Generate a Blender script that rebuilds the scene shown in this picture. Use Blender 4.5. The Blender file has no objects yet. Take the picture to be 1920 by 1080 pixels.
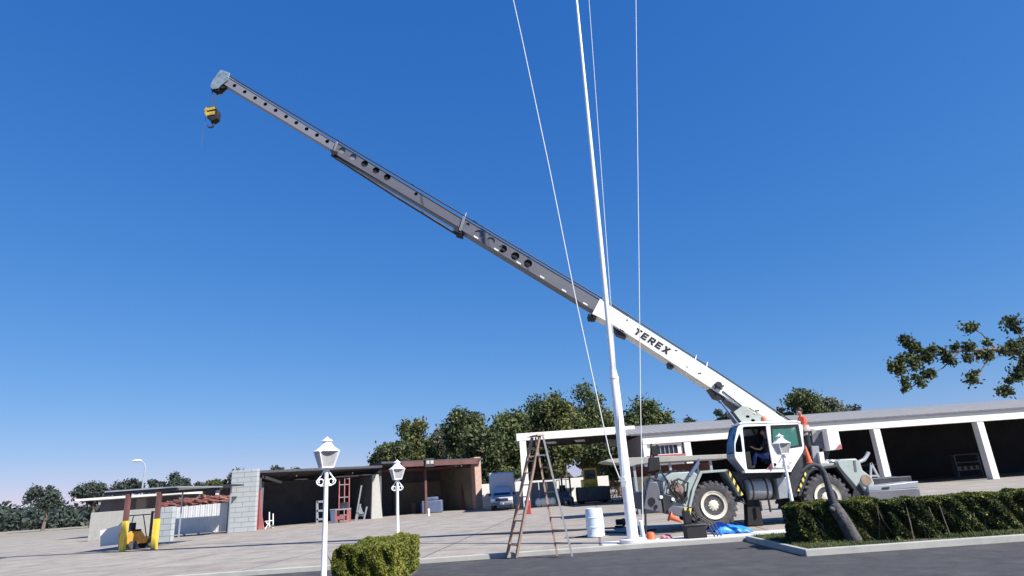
import bpy, bmesh, math, random
import numpy as np
from mathutils import Vector, Matrix
random.seed(7); RNG = np.random.default_rng(11)
R = math.radians
sc = bpy.context.scene
col = sc.collection

# ------------------------------------------------------------ camera
F = 1158.0; TH = R(17.81); RO = R(3.97); H = 1.8
cd = bpy.data.cameras.new('camera'); cam = bpy.data.objects.new('camera', cd); col.objects.link(cam)
fw = Vector((0, math.cos(TH), math.sin(TH))); up0 = Vector((0, -math.sin(TH), math.cos(TH))); rt0 = Vector((1, 0, 0))
rt = rt0*math.cos(RO) - up0*math.sin(RO); up = rt0*math.sin(RO) + up0*math.cos(RO)
cam.matrix_world = Matrix((( rt.x, up.x, -fw.x, 0), (rt.y, up.y, -fw.y, 0), (rt.z, up.z, -fw.z, H), (0, 0, 0, 1)))
cd.sensor_width = 36; cd.lens = 36*F/1920; cd.clip_start = .1; cd.clip_end = 3000
sc.camera = cam

# ------------------------------------------------------------ sky, sun, exposure
SUN_AZ = Vector((.80, -.60, 0)).normalized(); SUN_EL = R(43)
w = bpy.data.worlds.new('World'); sc.world = w; w.use_nodes = True
nt = w.node_tree; bg = nt.nodes['Background']
sky = nt.nodes.new('ShaderNodeTexSky'); sky.sky_type = 'NISHITA'; sky.sun_disc = False
sky.sun_elevation = SUN_EL; sky.sun_rotation = math.atan2(SUN_AZ.x, SUN_AZ.y)
sky.altitude = 0; sky.air_density = 1.0; sky.dust_density = .0; sky.ozone_density = 6.0
EXPO = .75; SKY = .12
spc = nt.nodes.new('ShaderNodeSeparateColor'); cmb = nt.nodes.new('ShaderNodeCombineColor'); nt.links.new(sky.outputs[0], spc.inputs[0])
for ch, (amp, gam) in enumerate(((.71, 1.19), (.615, .71), (.85, .41))):      # camera colour response of the sky
    pw = nt.nodes.new('ShaderNodeMath'); pw.operation = 'POWER'; pw.inputs[1].default_value = gam; nt.links.new(spc.outputs[ch], pw.inputs[0])
    ml = nt.nodes.new('ShaderNodeMath'); ml.operation = 'MULTIPLY'; ml.inputs[1].default_value = amp*SKY**gam/SKY/2**EXPO; nt.links.new(pw.outputs[0], ml.inputs[0]); nt.links.new(ml.outputs[0], cmb.inputs[ch])
nt.links.new(cmb.outputs[0], bg.inputs[0]); bg.inputs[1].default_value = SKY
sd = bpy.data.lights.new('sun', 'SUN'); sun = bpy.data.objects.new('sun', sd); col.objects.link(sun)
sd.energy = 5.0; sd.angle = R(.53); sd.color = (1, .955, .89)
sdir = (SUN_AZ*math.cos(SUN_EL) + Vector((0, 0, math.sin(SUN_EL))))
sun.rotation_euler = sdir.to_track_quat('Z', 'Y').to_euler(); sun.location = (10, -10, 30)
sc.view_settings.view_transform = 'Standard'; sc.view_settings.look = 'None'
sc.view_settings.gamma = 1; sc.view_settings.exposure = EXPO

# ------------------------------------------------------------ helpers
def ray(px, py):
    u = px-960; v = 540-py
    a = u*math.cos(RO)+v*math.sin(RO); b = -u*math.sin(RO)+v*math.cos(RO)
    return a, F*math.cos(TH)-b*math.sin(TH), F*math.sin(TH)+b*math.cos(TH)
def P(px, py, Y):
    x, y, z = ray(px, py); t = Y/y
    return Vector((x*t, Y, H+z*t))
def G(px, py, z=0):
    x, y, q = ray(px, py); t = (z-H)/q
    return Vector((x*t, y*t, z))
def XZ(pts, Y):
    return [(P(a, b, Y).x, P(a, b, Y).z) for a, b in pts]
def PX(px, Y, py=940): return P(px, py, Y).x

class MB:
    def __init__(s): s.v = []; s.f = []
    def add(s, vs, fs):
        o = len(s.v); s.v += [tuple(v) for v in vs]; s.f += [tuple(i+o for i in f) for f in fs]; return s
    def box(s, x0, x1, y0, y1, z0, z1):
        vs = [(x, y, z) for x in (x0, x1) for y in (y0, y1) for z in (z0, z1)]
        return s.add(vs, [(0,1,3,2),(4,6,7,5),(0,4,5,1),(2,3,7,6),(0,2,6,4),(1,5,7,3)])
    def prism(s, pts, y0, y1, ins=0):
        n = len(pts)
        vs = [(x, y0, z) for x, z in pts]+[(x, y1, z) for x, z in pts]
        fs = [tuple(range(n)), tuple(range(2*n-1, n-1, -1))]+[(i, i+n, (i+1) % n+n, (i+1) % n) for i in range(n)]
        return s.add(vs, fs)
    def prismx(s, pts, x0, x1):
        n = len(pts)
        vs = [(x0, y, z) for y, z in pts]+[(x1, y, z) for y, z in pts]
        fs = [tuple(range(n)), tuple(range(2*n-1, n-1, -1))]+[(i, i+n, (i+1) % n+n, (i+1) % n) for i in range(n)]
        return s.add(vs, fs)
    def prismz(s, pts, z0, z1):
        n = len(pts)
        vs = [(x, y, z0) for x, y in pts]+[(x, y, z1) for x, y in pts]
        fs = [tuple(range(n)), tuple(range(2*n-1, n-1, -1))]+[(i, i+n, (i+1) % n+n, (i+1) % n) for i in range(n)]
        return s.add(vs, fs)
    def frame(s, p0, p1):
        d = (Vector(p1)-Vector(p0)).normalized()
        a = Vector((0, 0, 1)) if abs(d.z) < .95 else Vector((0, 1, 0))
        x = d.cross(a).normalized(); return d, x, x.cross(d)
    def bar(s, p0, p1, wd, ht=None):
        ht = ht or wd; p0 = Vector(p0); p1 = Vector(p1); d, x, z = s.frame(p0, p1)
        vs = [p+x*a*wd/2+z*b*ht/2 for p in (p0, p1) for a, b in ((-1,-1),(1,-1),(1,1),(-1,1))]
        return s.add(vs, [(0,1,2,3),(7,6,5,4),(0,4,5,1),(1,5,6,2),(2,6,7,3),(3,7,4,0)])
    def cyl(s, p0, p1, r0, r1=None, n=16):
        return s.tube([p0, p1], [r0, r0 if r1 is None else r1], n)
    def tube(s, pts, r, n=8, closed=False):
        pts = [Vector(p) for p in pts]; m = len(pts)
        rs = r if isinstance(r, (list, tuple)) else [r]*m
        vs = []; x = None
        for i, p in enumerate(pts):
            a = pts[(i-1) % m] if (i > 0 or closed) else p; b = pts[(i+1) % m] if (i < m-1 or closed) else p
            d = (b-a).normalized()
            if x is None:
                h = Vector((0, 0, 1)) if abs(d.z) < .9 else Vector((1, 0, 0)); x = d.cross(h).normalized()
            else: x = (x-d*x.dot(d)).normalized()
            y = d.cross(x)
            vs += [p+(x*math.cos(t)+y*math.sin(t))*rs[i] for t in [2*math.pi*k/n for k in range(n)]]
        fs = []
        for i in range(m if closed else m-1):
            j = (i+1) % m
            fs += [(i*n+k, i*n+(k+1) % n, j*n+(k+1) % n, j*n+k) for k in range(n)]
        if not closed: fs += [tuple(range(n-1, -1, -1)), tuple((m-1)*n+k for k in range(n))]
        return s.add(vs, fs)
    def lathe(s, prof, c=(0, 0, 0), n=24, axis='Z', ph=0):
        c = Vector(c); vs = []; m = len(prof)
        for r, h in prof:
            for k in range(n):
                t = 2*math.pi*k/n+ph
                q = (r*math.cos(t), r*math.sin(t), h)
                if axis == 'Y': q = (r*math.cos(t), h, r*math.sin(t))
                if axis == 'X': q = (h, r*math.cos(t), r*math.sin(t))
                vs.append(c+Vector(q))
        fs = [(i*n+k, i*n+(k+1) % n, (i+1)*n+(k+1) % n, (i+1)*n+k) for i in range(m-1) for k in range(n)]
        fs += [tuple(range(n-1, -1, -1)), tuple((m-1)*n+k for k in range(n))]
        return s.add(vs, fs)
    def ball(s, c, r, sx=1, sy=1, sz=1, n=16, m=10):
        c = Vector(c); vs = []
        for i in range(1, m):
            for k in range(n):
                a = math.pi*i/m; t = 2*math.pi*k/n
                vs.append(c+Vector((r*sx*math.sin(a)*math.cos(t), r*sy*math.sin(a)*math.sin(t), r*sz*math.cos(a))))
        fs = [(i*n+k, i*n+(k+1) % n, (i+1)*n+(k+1) % n, (i+1)*n+k) for i in range(m-2) for k in range(n)]
        vs += [c+Vector((0, 0, r*sz)), c-Vector((0, 0, r*sz))]; t0 = len(vs)-2; b0 = (m-2)*n
        fs += [(k, t0, (k+1) % n) for k in range(n)]+[(b0+k, b0+(k+1) % n, t0+1) for k in range(n)]
        return s.add(vs, fs)
    def mesh(s, me, mat=None):
        vs = [(mat @ v.co) if mat else v.co.copy() for v in me.vertices]
        return s.add(vs, [tuple(p.vertices) for p in me.polygons])
    def xf(s, mat):
        s.v = [tuple(mat @ Vector(v)) for v in s.v]; return s
    def build(s, name, mat, parent=None, smooth=35, bevel=0, base=None):
        off = Vector((0, 0, 0))
        if parent is not None: off = Vector(parent.get('_o', (0, 0, 0)))
        elif base is not None: off = Vector(base)
        me = bpy.data.meshes.new(name)
        me.from_pydata([tuple(Vector(v)-off) for v in s.v], [], s.f)
        bm = bmesh.new(); bm.from_mesh(me); bmesh.ops.recalc_face_normals(bm, faces=bm.faces); bm.to_mesh(me); bm.free()
        if smooth:
            me.polygons.foreach_set('use_smooth', [True]*len(me.polygons)); me.set_sharp_from_angle(angle=R(smooth))
        me.materials.append(mat); me.update()
        o = bpy.data.objects.new(name, me); col.objects.link(o)
        if parent is not None: o.parent = parent
        elif base is not None: o.location = base
        o['_o'] = tuple(off)
        if bevel:
            b = o.modifiers.new('bevel', 'BEVEL'); b.width = bevel; b.segments = 2; b.limit_method = 'ANGLE'; b.angle_limit = R(40)
        return o

def thing(name, label, cat, loc=(0, 0, 0), group=None):
    o = bpy.data.objects.new(name, None); col.objects.link(o); o.location = loc
    o.empty_display_size = .3; o['label'] = label; o['category'] = cat; o['_o'] = tuple(loc)
    if group: o['group'] = group
    return o
def tag(o, label, cat, group=None, kind=None):
    if label: o['label'] = label
    if cat: o['category'] = cat
    if group: o['group'] = group
    if kind: o['kind'] = kind
    return o
def dup(root, loc=None, rz=None, sc_=None, label=None):
    def cp(o, par):
        c = o.copy(); col.objects.link(c)
        if par: c.parent = par
        for ch in [q for q in bpy.data.objects if q.parent == o]: cp(ch, c)
        return c
    r = cp(root, None)
    if loc is not None: r.location = loc
    if rz is not None: r.rotation_euler = (0, 0, rz)
    if sc_ is not None: r.scale = sc_ if isinstance(sc_, tuple) else (sc_,)*3
    if label: r['label'] = label
    return r

def to_mesh(o):
    dg = bpy.context.evaluated_depsgraph_get(); dg.update()
    me = bpy.data.meshes.new_from_object(o.evaluated_get(dg))
    d = o.data; bpy.data.objects.remove(o)
    return me
def plate(outline, holes, y0, y1):
    """flat sheet in XZ with real holes, thickness y0..y1 -> MB"""
    cu = bpy.data.curves.new('c', 'CURVE'); cu.dimensions = '2D'; cu.fill_mode = 'BOTH'; cu.extrude = abs(y1-y0)/2
    for pts in [outline]+holes:
        sp = cu.splines.new('POLY'); sp.points.add(len(pts)-1); sp.use_cyclic_u = True
        for q, (x, z) in zip(sp.points, pts): q.co = (x, z, 0, 1)
    o = bpy.data.objects.new('c', cu); col.objects.link(o)
    me = to_mesh(o); ym = (y0+y1)/2
    m = MB().mesh(me, Matrix(((1, 0, 0, 0), (0, 0, -1, ym), (0, 1, 0, 0), (0, 0, 0, 1))))
    bpy.data.meshes.remove(me); return m
def circ(cx, cz, r, n=20): return [(cx+r*math.cos(2*math.pi*k/n), cz+r*math.sin(2*math.pi*k/n)) for k in range(n)]
def rect(x0, x1, z0, z1): return [(x0, z0), (x1, z0), (x1, z1), (x0, z1)]
def rrect(x0, x1, z0, z1, r, n=5):
    pts = []
    for cx, cz, a in ((x1-r, z0+r, -90), (x1-r, z1-r, 0), (x0+r, z1-r, 90), (x0+r, z0+r, 180)):
        pts += [(cx+r*math.cos(R(a+90*k/n)), cz+r*math.sin(R(a+90*k/n))) for k in range(n+1)]
    return pts
def text(body, offset=.0, ext=.01):
    cu = bpy.data.curves.new('t', 'FONT'); cu.body = body; cu.offset = offset; cu.extrude = ext; cu.space_character = 1.28
    o = bpy.data.objects.new('t', cu); col.objects.link(o); return to_mesh(o)
def roundpoly(pts, r=.1, n=4):
    out = []; m = len(pts)
    for i in range(m):
        p = Vector(pts[i]); a = Vector(pts[i-1]); b = Vector(pts[(i+1) % m])
        da = (a-p); db = (b-p); rr = min(r, da.length*.45, db.length*.45)
        s0 = p+da.normalized()*rr; s1 = p+db.normalized()*rr
        for k in range(n+1):
            t = k/n; out.append(tuple(s0*(1-t)**2+p*2*t*(1-t)+s1*t*t))
    return out

# ------------------------------------------------------------ materials
def mat(name, c, rough=.6, metal=0, var=.12, scale=3, bump=0, bscale=30, dirt=None, dscale=1.2, damt=.5, coat=0, spec=.5, stretch=None):
    m = bpy.data.materials.new(name); m.use_nodes = True; n = m.node_tree; L = n.links.new
    b = n.nodes['Principled BSDF']; b.inputs['Roughness'].default_value = rough; b.inputs['Metallic'].default_value = metal
    b.inputs['Coat Weight'].default_value = coat; b.inputs['Specular IOR Level'].default_value = spec
    tc = n.nodes.new('ShaderNodeTexCoord'); src = tc.outputs['Object']
    if stretch:
        mp = n.nodes.new('ShaderNodeMapping'); mp.inputs['Scale'].default_value = stretch; L(src, mp.inputs[0]); src = mp.outputs[0]
    nz = n.nodes.new('ShaderNodeTexNoise'); nz.inputs['Scale'].default_value = scale; nz.inputs['Detail'].default_value = 7; nz.inputs['Roughness'].default_value = .62; L(src, nz.inputs['Vector'])
    rp = n.nodes.new('ShaderNodeValToRGB'); rp.color_ramp.elements[0].position = .3; rp.color_ramp.elements[1].position = .7
    rp.color_ramp.elements[0].color = tuple(max(0, x*(1-var)) for x in c)+(1,); rp.color_ramp.elements[1].color = tuple(min(1, x*(1+var)) for x in c)+(1,)
    L(nz.outputs[0], rp.inputs[0]); out = rp.outputs[0]
    if dirt:
        n2 = n.nodes.new('ShaderNodeTexNoise'); n2.inputs['Scale'].default_value = dscale; n2.inputs['Detail'].default_value = 9; n2.inputs['Roughness'].default_value = .7; L(src, n2.inputs['Vector'])
        r2 = n.nodes.new('ShaderNodeValToRGB'); r2.color_ramp.elements[0].position = .5; r2.color_ramp.elements[1].position = .72
        r2.color_ramp.elements[0].color = (0, 0, 0, 1); r2.color_ramp.elements[1].color = (damt, damt, damt, 1); L(n2.outputs[0], r2.inputs[0])
        mx = n.nodes.new('ShaderNodeMix'); mx.data_type = 'RGBA'; L(r2.outputs[0], mx.inputs[0]); L(out, mx.inputs[6]); mx.inputs[7].default_value = tuple(dirt)+(1,); out = mx.outputs[2]
    L(out, b.inputs['Base Color'])
    if bump:
        n3 = n.nodes.new('ShaderNodeTexNoise'); n3.inputs['Scale'].default_value = bscale; n3.inputs['Detail'].default_value = 4; L(src, n3.inputs['Vector'])
        bp = n.nodes.new('ShaderNodeBump'); bp.inputs['Strength'].default_value = bump; bp.inputs['Distance'].default_value = .02; L(n3.outputs[0], bp.inputs['Height']); L(bp.outputs[0], b.inputs['Normal'])
    return m
def glassmat(name, c, alpha=.35, rough=.05):
    m = bpy.data.materials.new(name); m.use_nodes = True; b = m.node_tree.nodes['Principled BSDF']
    b.inputs['Base Color'].default_value = tuple(c)+(1,); b.inputs['Roughness'].default_value = rough; b.inputs['Alpha'].default_value = alpha
    b.inputs['Specular IOR Level'].default_value = .8
    n = m.node_tree; nz = n.nodes.new('ShaderNodeTexNoise'); nz.inputs['Scale'].default_value = 2
    rp = n.nodes.new('ShaderNodeMapRange'); rp.inputs[3].default_value = rough; rp.inputs[4].default_value = rough+.12
    n.links.new(nz.outputs[0], rp.inputs[0]); n.links.new(rp.outputs[0], b.inputs['Roughness'])
    return m
def leafmat(name, c1, c2, c3, trans=.25):
    m = bpy.data.materials.new(name); m.use_nodes = True; n = m.node_tree; L = n.links.new
    b = n.nodes['Principled BSDF']; b.inputs['Roughness'].default_value = .6; b.inputs['Specular IOR Level'].default_value = .25
    ge = n.nodes.new('ShaderNodeNewGeometry'); tc = n.nodes.new('ShaderNodeTexCoord')
    nz = n.nodes.new('ShaderNodeTexNoise'); nz.inputs['Scale'].default_value = .55; nz.inputs['Detail'].default_value = 3; L(tc.outputs['Object'], nz.inputs['Vector'])
    ad = n.nodes.new('ShaderNodeMath'); ad.operation = 'MULTIPLY_ADD'; ad.inputs[1].default_value = .45; L(ge.outputs['Random Per Island'], ad.inputs[0])
    m2 = n.nodes.new('ShaderNodeMath'); m2.operation = 'SUBTRACT'; m2.inputs[1].default_value = .22; L(nz.outputs[0], m2.inputs[0]); L(m2.outputs[0], ad.inputs[2])
    rp = n.nodes.new('ShaderNodeValToRGB'); e = rp.color_ramp.elements; e[0].position = .25; e[0].color = tuple(c1)+(1,); e[1].position = .8; e[1].color = tuple(c3)+(1,)
    k = e.new(.52); k.color = tuple(c2)+(1,); L(ad.outputs[0], rp.inputs[0]); L(rp.outputs[0], b.inputs['Base Color'])
    tr = n.nodes.new('ShaderNodeBsdfTranslucent'); L(rp.outputs[0], tr.inputs[0]); ms = n.nodes.new('ShaderNodeMixShader'); ms.inputs[0].default_value = trans
    out = n.nodes['Material Output']; L(b.outputs[0], ms.inputs[1]); L(tr.outputs[0], ms.inputs[2]); L(ms.outputs[0], out.inputs[0])
    return m
def brickmat(name, c1, c2, mortar, bw, bh, ms=.02, rough=.85, rot=None, offset=.5, dirt=(.3, .28, .25), damt=.35):
    m = bpy.data.materials.new(name); m.use_nodes = True; n = m.node_tree; L = n.links.new
    b = n.nodes['Principled BSDF']; b.inputs['Roughness'].default_value = rough
    tc = n.nodes.new('ShaderNodeTexCoord'); mp = n.nodes.new('ShaderNodeMapping'); L(tc.outputs['Object'], mp.inputs[0])
    mp.inputs['Rotation'].default_value = rot if rot is not None else (R(-90), 0, 0)
    br = n.nodes.new('ShaderNodeTexBrick'); L(mp.outputs[0], br.inputs['Vector']); br.inputs['Scale'].default_value = 1; br.offset = offset
    br.inputs['Brick Width'].default_value = bw; br.inputs['Row Height'].default_value = bh; br.inputs['Mortar Size'].default_value = ms
    br.inputs['Color1'].default_value = tuple(c1)+(1,); br.inputs['Color2'].default_value = tuple(c2)+(1,); br.inputs['Mortar'].default_value = tuple(mortar)+(1,)
    nz = n.nodes.new('ShaderNodeTexNoise'); nz.inputs['Scale'].default_value = .8; nz.inputs['Detail'].default_value = 9; nz.inputs['Roughness'].default_value = .7; L(tc.outputs['Object'], nz.inputs['Vector'])
    rp = n.nodes.new('ShaderNodeValToRGB'); rp.color_ramp.elements[0].position = .42; rp.color_ramp.elements[1].position = .7
    rp.color_ramp.elements[0].color = (0, 0, 0, 1); rp.color_ramp.elements[1].color = (damt,)*3+(1,); L(nz.outputs[0], rp.inputs[0])
    mx = n.nodes.new('ShaderNodeMix'); mx.data_type = 'RGBA'; L(rp.outputs[0], mx.inputs[0]); L(br.outputs[0], mx.inputs[6]); mx.inputs[7].default_value = tuple(dirt)+(1,)
    L(mx.outputs[2], b.inputs['Base Color']); return m
def corrmat(name, c, period, dirt, rough=.6, metal=0, axis='X', amp=.25, damt=.5):
    """ribbed sheet metal: ribs as bump across the sheet"""
    m = mat(name, c, rough, metal, .1, 2, 0, dirt=dirt, dscale=.9, damt=damt); n = m.node_tree; L = n.links.new; b = n.nodes['Principled BSDF']
    tc = n.nodes.new('ShaderNodeTexCoord'); wv = n.nodes.new('ShaderNodeTexWave'); wv.bands_direction = axis; wv.inputs['Scale'].default_value = .314/period*1.0
    L(tc.outputs['Object'], wv.inputs[0]); bp = n.nodes.new('ShaderNodeBump'); bp.inputs['Strength'].default_value = amp; bp.inputs['Distance'].default_value = .05
    L(wv.outputs[1], bp.inputs['Height']); L(bp.outputs[0], b.inputs['Normal']); return m

M = {}
M['white'] = mat('white_paint', (.82, .82, .80), .35, 0, .04, 2, dirt=(.45, .42, .36), dscale=1.6, damt=.35)
M['boomwhite'] = mat('boom_white_paint', (.84, .82, .74), .35, 0, .05, .8, dirt=(.42, .38, .28), dscale=1.6, damt=.6)
M['boomgrey'] = mat('boom_grey_paint', (.13, .13, .15), .45, .1, .1, .7, dirt=(.20, .19, .19), dscale=1.3, damt=.6, stretch=(.35, 1, 1))
M['boomtip'] = mat('boom_light_grey_paint', (.22, .22, .245), .45, .1, .08, .8, dirt=(.25, .24, .24), damt=.5)
M['green_grey'] = mat('green_grey_paint', (.34, .39, .365), .5, 0, .08, 1.5, dirt=(.33, .22, .16), dscale=1.8, damt=.6)
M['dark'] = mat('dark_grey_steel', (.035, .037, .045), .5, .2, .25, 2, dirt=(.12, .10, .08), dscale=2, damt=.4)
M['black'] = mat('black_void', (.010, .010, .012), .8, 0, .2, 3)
M['midgrey'] = mat('mid_grey_steel', (.14, .14, .16), .5, .2, .15, 2, dirt=(.1, .08, .07), damt=.5)
M['tankgrey'] = mat('tank_grey_paint', (.30, .32, .34), .4, .2, .1, 2, dirt=(.15, .14, .13), damt=.4)
M['rubber'] = mat('tyre_rubber', (.06, .058, .062), .85, 0, .3, 6, .3, 40, dirt=(.20, .17, .14), dscale=3, damt=.65)
M['rim'] = mat('cream_rim_paint', (.72, .66, .52), .5, 0, .08, 4, dirt=(.22, .16, .10), dscale=5, damt=.6)
M['well_dirt_shade'] = mat('greasy_shaded_brown_paint', (.16, .115, .075), .7, 0, .3, 6, dirt=(.05, .04, .035), dscale=5, damt=.7)  # brown dirt, with the shade of the wheel recess put into the colour
M['rust'] = mat('rusty_metal', (.24, .16, .12), .85, 0, .35, 5, .3, 30)
M['yellow'] = mat('yellow_paint', (.72, .52, .06), .5, 0, .1, 3, dirt=(.15, .1, .05), damt=.5)
M['orange'] = mat('orange_plastic', (.62, .12, .04), .5, 0, .1, 5, dirt=(.3, .1, .06), damt=.3)
M['hookyellow'] = mat('worn_yellow_paint', (.50, .36, .06), .5, 0, .3, 6, dirt=(.06, .05, .03), dscale=7, damt=.9)
M['amber'] = mat('amber_paint', (.60, .27, .03), .5, 0, .15, 4, dirt=(.1, .07, .04), damt=.5)
M['red'] = mat('red_paint', (.36, .045, .045), .5, 0, .12, 4, dirt=(.12, .04, .04), damt=.4)
M['redfaded'] = mat('faded_red_paint', (.36, .12, .12), .7, 0, .15, 3, dirt=(.4, .25, .22), damt=.6)
M['pink'] = mat('pink_cloth', (.62, .20, .26), .9, 0, .15, 8)
M['blue'] = mat('blue_tarp', (.02, .22, .75), .45, 0, .15, 6, .4, 14)
M['lampwhite'] = mat('lamp_white_enamel', (.86, .86, .86), .3, 0, .03, 4, dirt=(.6, .58, .52), dscale=6, damt=.3)
M['lampglass'] = mat('frosted_lamp_glass', (.40, .39, .38), .35, 0, .12, 9, dirt=(.62, .62, .62), dscale=9, damt=.5)
M['glass_blue'] = glassmat('blue_tinted_glass', (.03, .14, .28), .72)
M['glass_green'] = glassmat('green_tinted_glass', (.07, .26, .20), .5)
M['glass_dark'] = glassmat('dark_glass', (.01, .02, .04), .92)
M['concrete'] = brickmat('yard_concrete', (.305, .265, .225), (.335, .295, .25), (.12, .105, .09), 5.2, 4.2, .04, .9, (0, 0, R(6)), 0, (.15, .138, .125), .75)
M['path'] = mat('pale_path_concrete', (.60, .59, .57), .85, 0, .08, 1.2, .2, 60, dirt=(.42, .40, .37), dscale=.8, damt=.6)
M['asphalt'] = mat('dark_asphalt', (.048, .047, .05), .9, 0, .3, 2.5, .5, 70, dirt=(.10, .095, .09), dscale=.7, damt=.6)
M['soil'] = mat('dry_soil', (.085, .075, .055), 1, 0, .3, 4, .6, 25)
M['earth'] = mat('dry_earth', (.26, .23, .18), 1, 0, .2, .05, dirt=(.14, .15, .08), dscale=.02, damt=.7)
M['blocks'] = brickmat('stacked_concrete_blocks', (.38, .41, .42), (.385, .415, .425), (.20, .22, .23), 1.0, .34, .022, .9)
M['brick'] = brickmat('sun_bleached_brick', (.45, .22, .15), (.52, .32, .24), (.42, .36, .30), .28, .1, .014, .9, rot=(R(-90), 0, 0))
M['corr'] = corrmat('corrugated_grey_sheet', (.56, .57, .57), .42, (.36, .32, .28), amp=.3)
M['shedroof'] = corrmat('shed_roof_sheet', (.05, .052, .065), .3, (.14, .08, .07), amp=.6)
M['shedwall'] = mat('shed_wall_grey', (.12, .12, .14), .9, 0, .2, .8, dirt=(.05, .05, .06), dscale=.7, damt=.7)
M['tan'] = mat('tan_render', (.25, .20, .15), .9, 0, .15, .8, dirt=(.12, .10, .09), damt=.6)
M['plaster'] = mat('grey_plaster', (.38, .37, .34), .9, 0, .1, 1.5, dirt=(.25, .24, .22), dscale=1.4, damt=.6)
M['bwhite'] = mat('building_white', (.80, .78, .72), .8, 0, .05, .5, dirt=(.50, .46, .40), dscale=.6, damt=.35)
M['bbrown'] = mat('brown_grey_sheet', (.20, .165, .16), .8, 0, .1, .8, dirt=(.12, .1, .1), damt=.5)
M['broof'] = corrmat('fibre_cement_roof', (.23, .22, .21), .5, (.30, .28, .25), amp=.5, damt=.7)
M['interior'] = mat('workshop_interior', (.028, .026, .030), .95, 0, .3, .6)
M['shelter'] = mat('shelter_concrete', (.34, .33, .30), .9, 0, .1, 1, dirt=(.22, .21, .19), damt=.6)
M['beige'] = mat('beige_wall', (.62, .57, .42), .9, 0, .08, 1, dirt=(.35, .3, .22), damt=.4)
M['maroon'] = mat('maroon_sheet', (.13, .055, .05), .8, 0, .2, 1, dirt=(.06, .03, .03), damt=.5)
M['wood'] = mat('weathered_wood', (.40, .27, .21), .8, 0, .2, 4, .2, 20, dirt=(.18, .12, .09), damt=.5, stretch=(6, 6, 1))
M['orangewood'] = mat('orange_ladder_paint', (.52, .19, .10), .7, 0, .15, 4, dirt=(.25, .14, .09), damt=.6)
M['alu'] = mat('aluminium', (.55, .54, .52), .4, .6, .1, 5)
M['galv'] = mat('galvanised_steel', (.45, .47, .5), .45, .5, .1, 3)
M['bark'] = mat('bark', (.14, .11, .085), .95, 0, .3, 6, .8, 12)
M['greybark'] = mat('grey_trunk_bark', (.085, .08, .082), .95, 0, .5, 12, 1.0, 22, dirt=(.08, .075, .08), dscale=7, damt=.7)
M['drum'] = mat('pale_blue_plastic', (.62, .72, .80), .45, 0, .06, 3, dirt=(.4, .42, .42), dscale=2.5, damt=.5)
M['skin'] = mat('skin', (.35, .19, .13), .6, 0, .05, 10)
M['hair'] = mat('black_hair', (.012, .010, .010), .6, 0, .3, 20)
M['denim'] = mat('blue_denim', (.03, .06, .19), .9, 0, .15, 12)
M['shirtdark'] = mat('dark_shirt', (.02, .022, .03), .9, 0, .2, 8)
M['shirtred'] = mat('orange_red_shirt', (.70, .10, .05), .85, 0, .12, 6)
M['plaid'] = mat('pale_patterned_cloth', (.42, .34, .30), .9, 0, .6, 22, dirt=(.8, .78, .72), dscale=16, damt=.9)
M['rope'] = mat('pale_rope', (.70, .70, .68), .8, 0, .15, 40)
M['cable'] = mat('black_cable', (.02, .02, .02), .6, 0, .2, 10)
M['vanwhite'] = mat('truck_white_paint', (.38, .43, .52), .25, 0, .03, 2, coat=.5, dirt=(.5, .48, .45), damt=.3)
M['lens'] = mat('lamp_lens', (.75, .75, .72), .15, 0, .05, 10)
M['scrap'] = mat('rusty_red_scrap', (.24, .09, .07), .9, 0, .5, 3, dirt=(.34, .25, .20), dscale=1.2, damt=.9)
M['bluegrey'] = mat('blue_grey_paint', (.10, .13, .22), .6, 0, .15, 2)
LEAF = {
 'dark': leafmat('leaf_dark', (.026, .042, .02), (.075, .098, .04), (.155, .165, .07)),
 'mid': leafmat('leaf_mid', (.035, .055, .022), (.09, .12, .045), (.19, .20, .08)),
 'olive': leafmat('leaf_olive', (.04, .06, .022), (.10, .12, .042), (.19, .18, .065)),
 'grey': leafmat('leaf_grey', (.06, .075, .06), (.13, .15, .11), (.22, .22, .17)),
 'far': leafmat('leaf_far', (.03, .045, .045), (.06, .08, .065), (.10, .12, .09)),
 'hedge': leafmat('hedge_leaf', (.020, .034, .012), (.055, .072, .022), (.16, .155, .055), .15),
 'hedge_yellow': leafmat('hedge_yellow_leaf', (.06, .075, .015), (.15, .17, .03), (.25, .25, .05)),
}
def stripes(name, c1, c2, period, direction=(1, 0, 1)):
    m = bpy.data.materials.new(name); m.use_nodes = True; n = m.node_tree; L = n.links.new; b = n.nodes['Principled BSDF']; b.inputs['Roughness'].default_value = .5
    tc = n.nodes.new('ShaderNodeTexCoord'); dt = n.nodes.new('ShaderNodeVectorMath'); dt.operation = 'DOT_PRODUCT'; dt.inputs[1].default_value = Vector(direction).normalized(); L(tc.outputs['Object'], dt.inputs[0])
    dv = n.nodes.new('ShaderNodeMath'); dv.operation = 'DIVIDE'; dv.inputs[1].default_value = period; L(dt.outputs['Value'], dv.inputs[0])
    fr = n.nodes.new('ShaderNodeMath'); fr.operation = 'FRACT'; L(dv.outputs[0], fr.inputs[0]); gt = n.nodes.new('ShaderNodeMath'); gt.operation = 'GREATER_THAN'; gt.inputs[1].default_value = .5; L(fr.outputs[0], gt.inputs[0])
    mx = n.nodes.new('ShaderNodeMix'); mx.data_type = 'RGBA'; L(gt.outputs[0], mx.inputs[0]); mx.inputs[6].default_value = tuple(c1)+(1,); mx.inputs[7].default_value = tuple(c2)+(1,); L(mx.outputs[2], b.inputs['Base Color']); return m
M['stripeL'] = stripes('yellow_black_stripes', (.75, .60, .12), (.02, .02, .02), .16, (1, 0, -.35))
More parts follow.
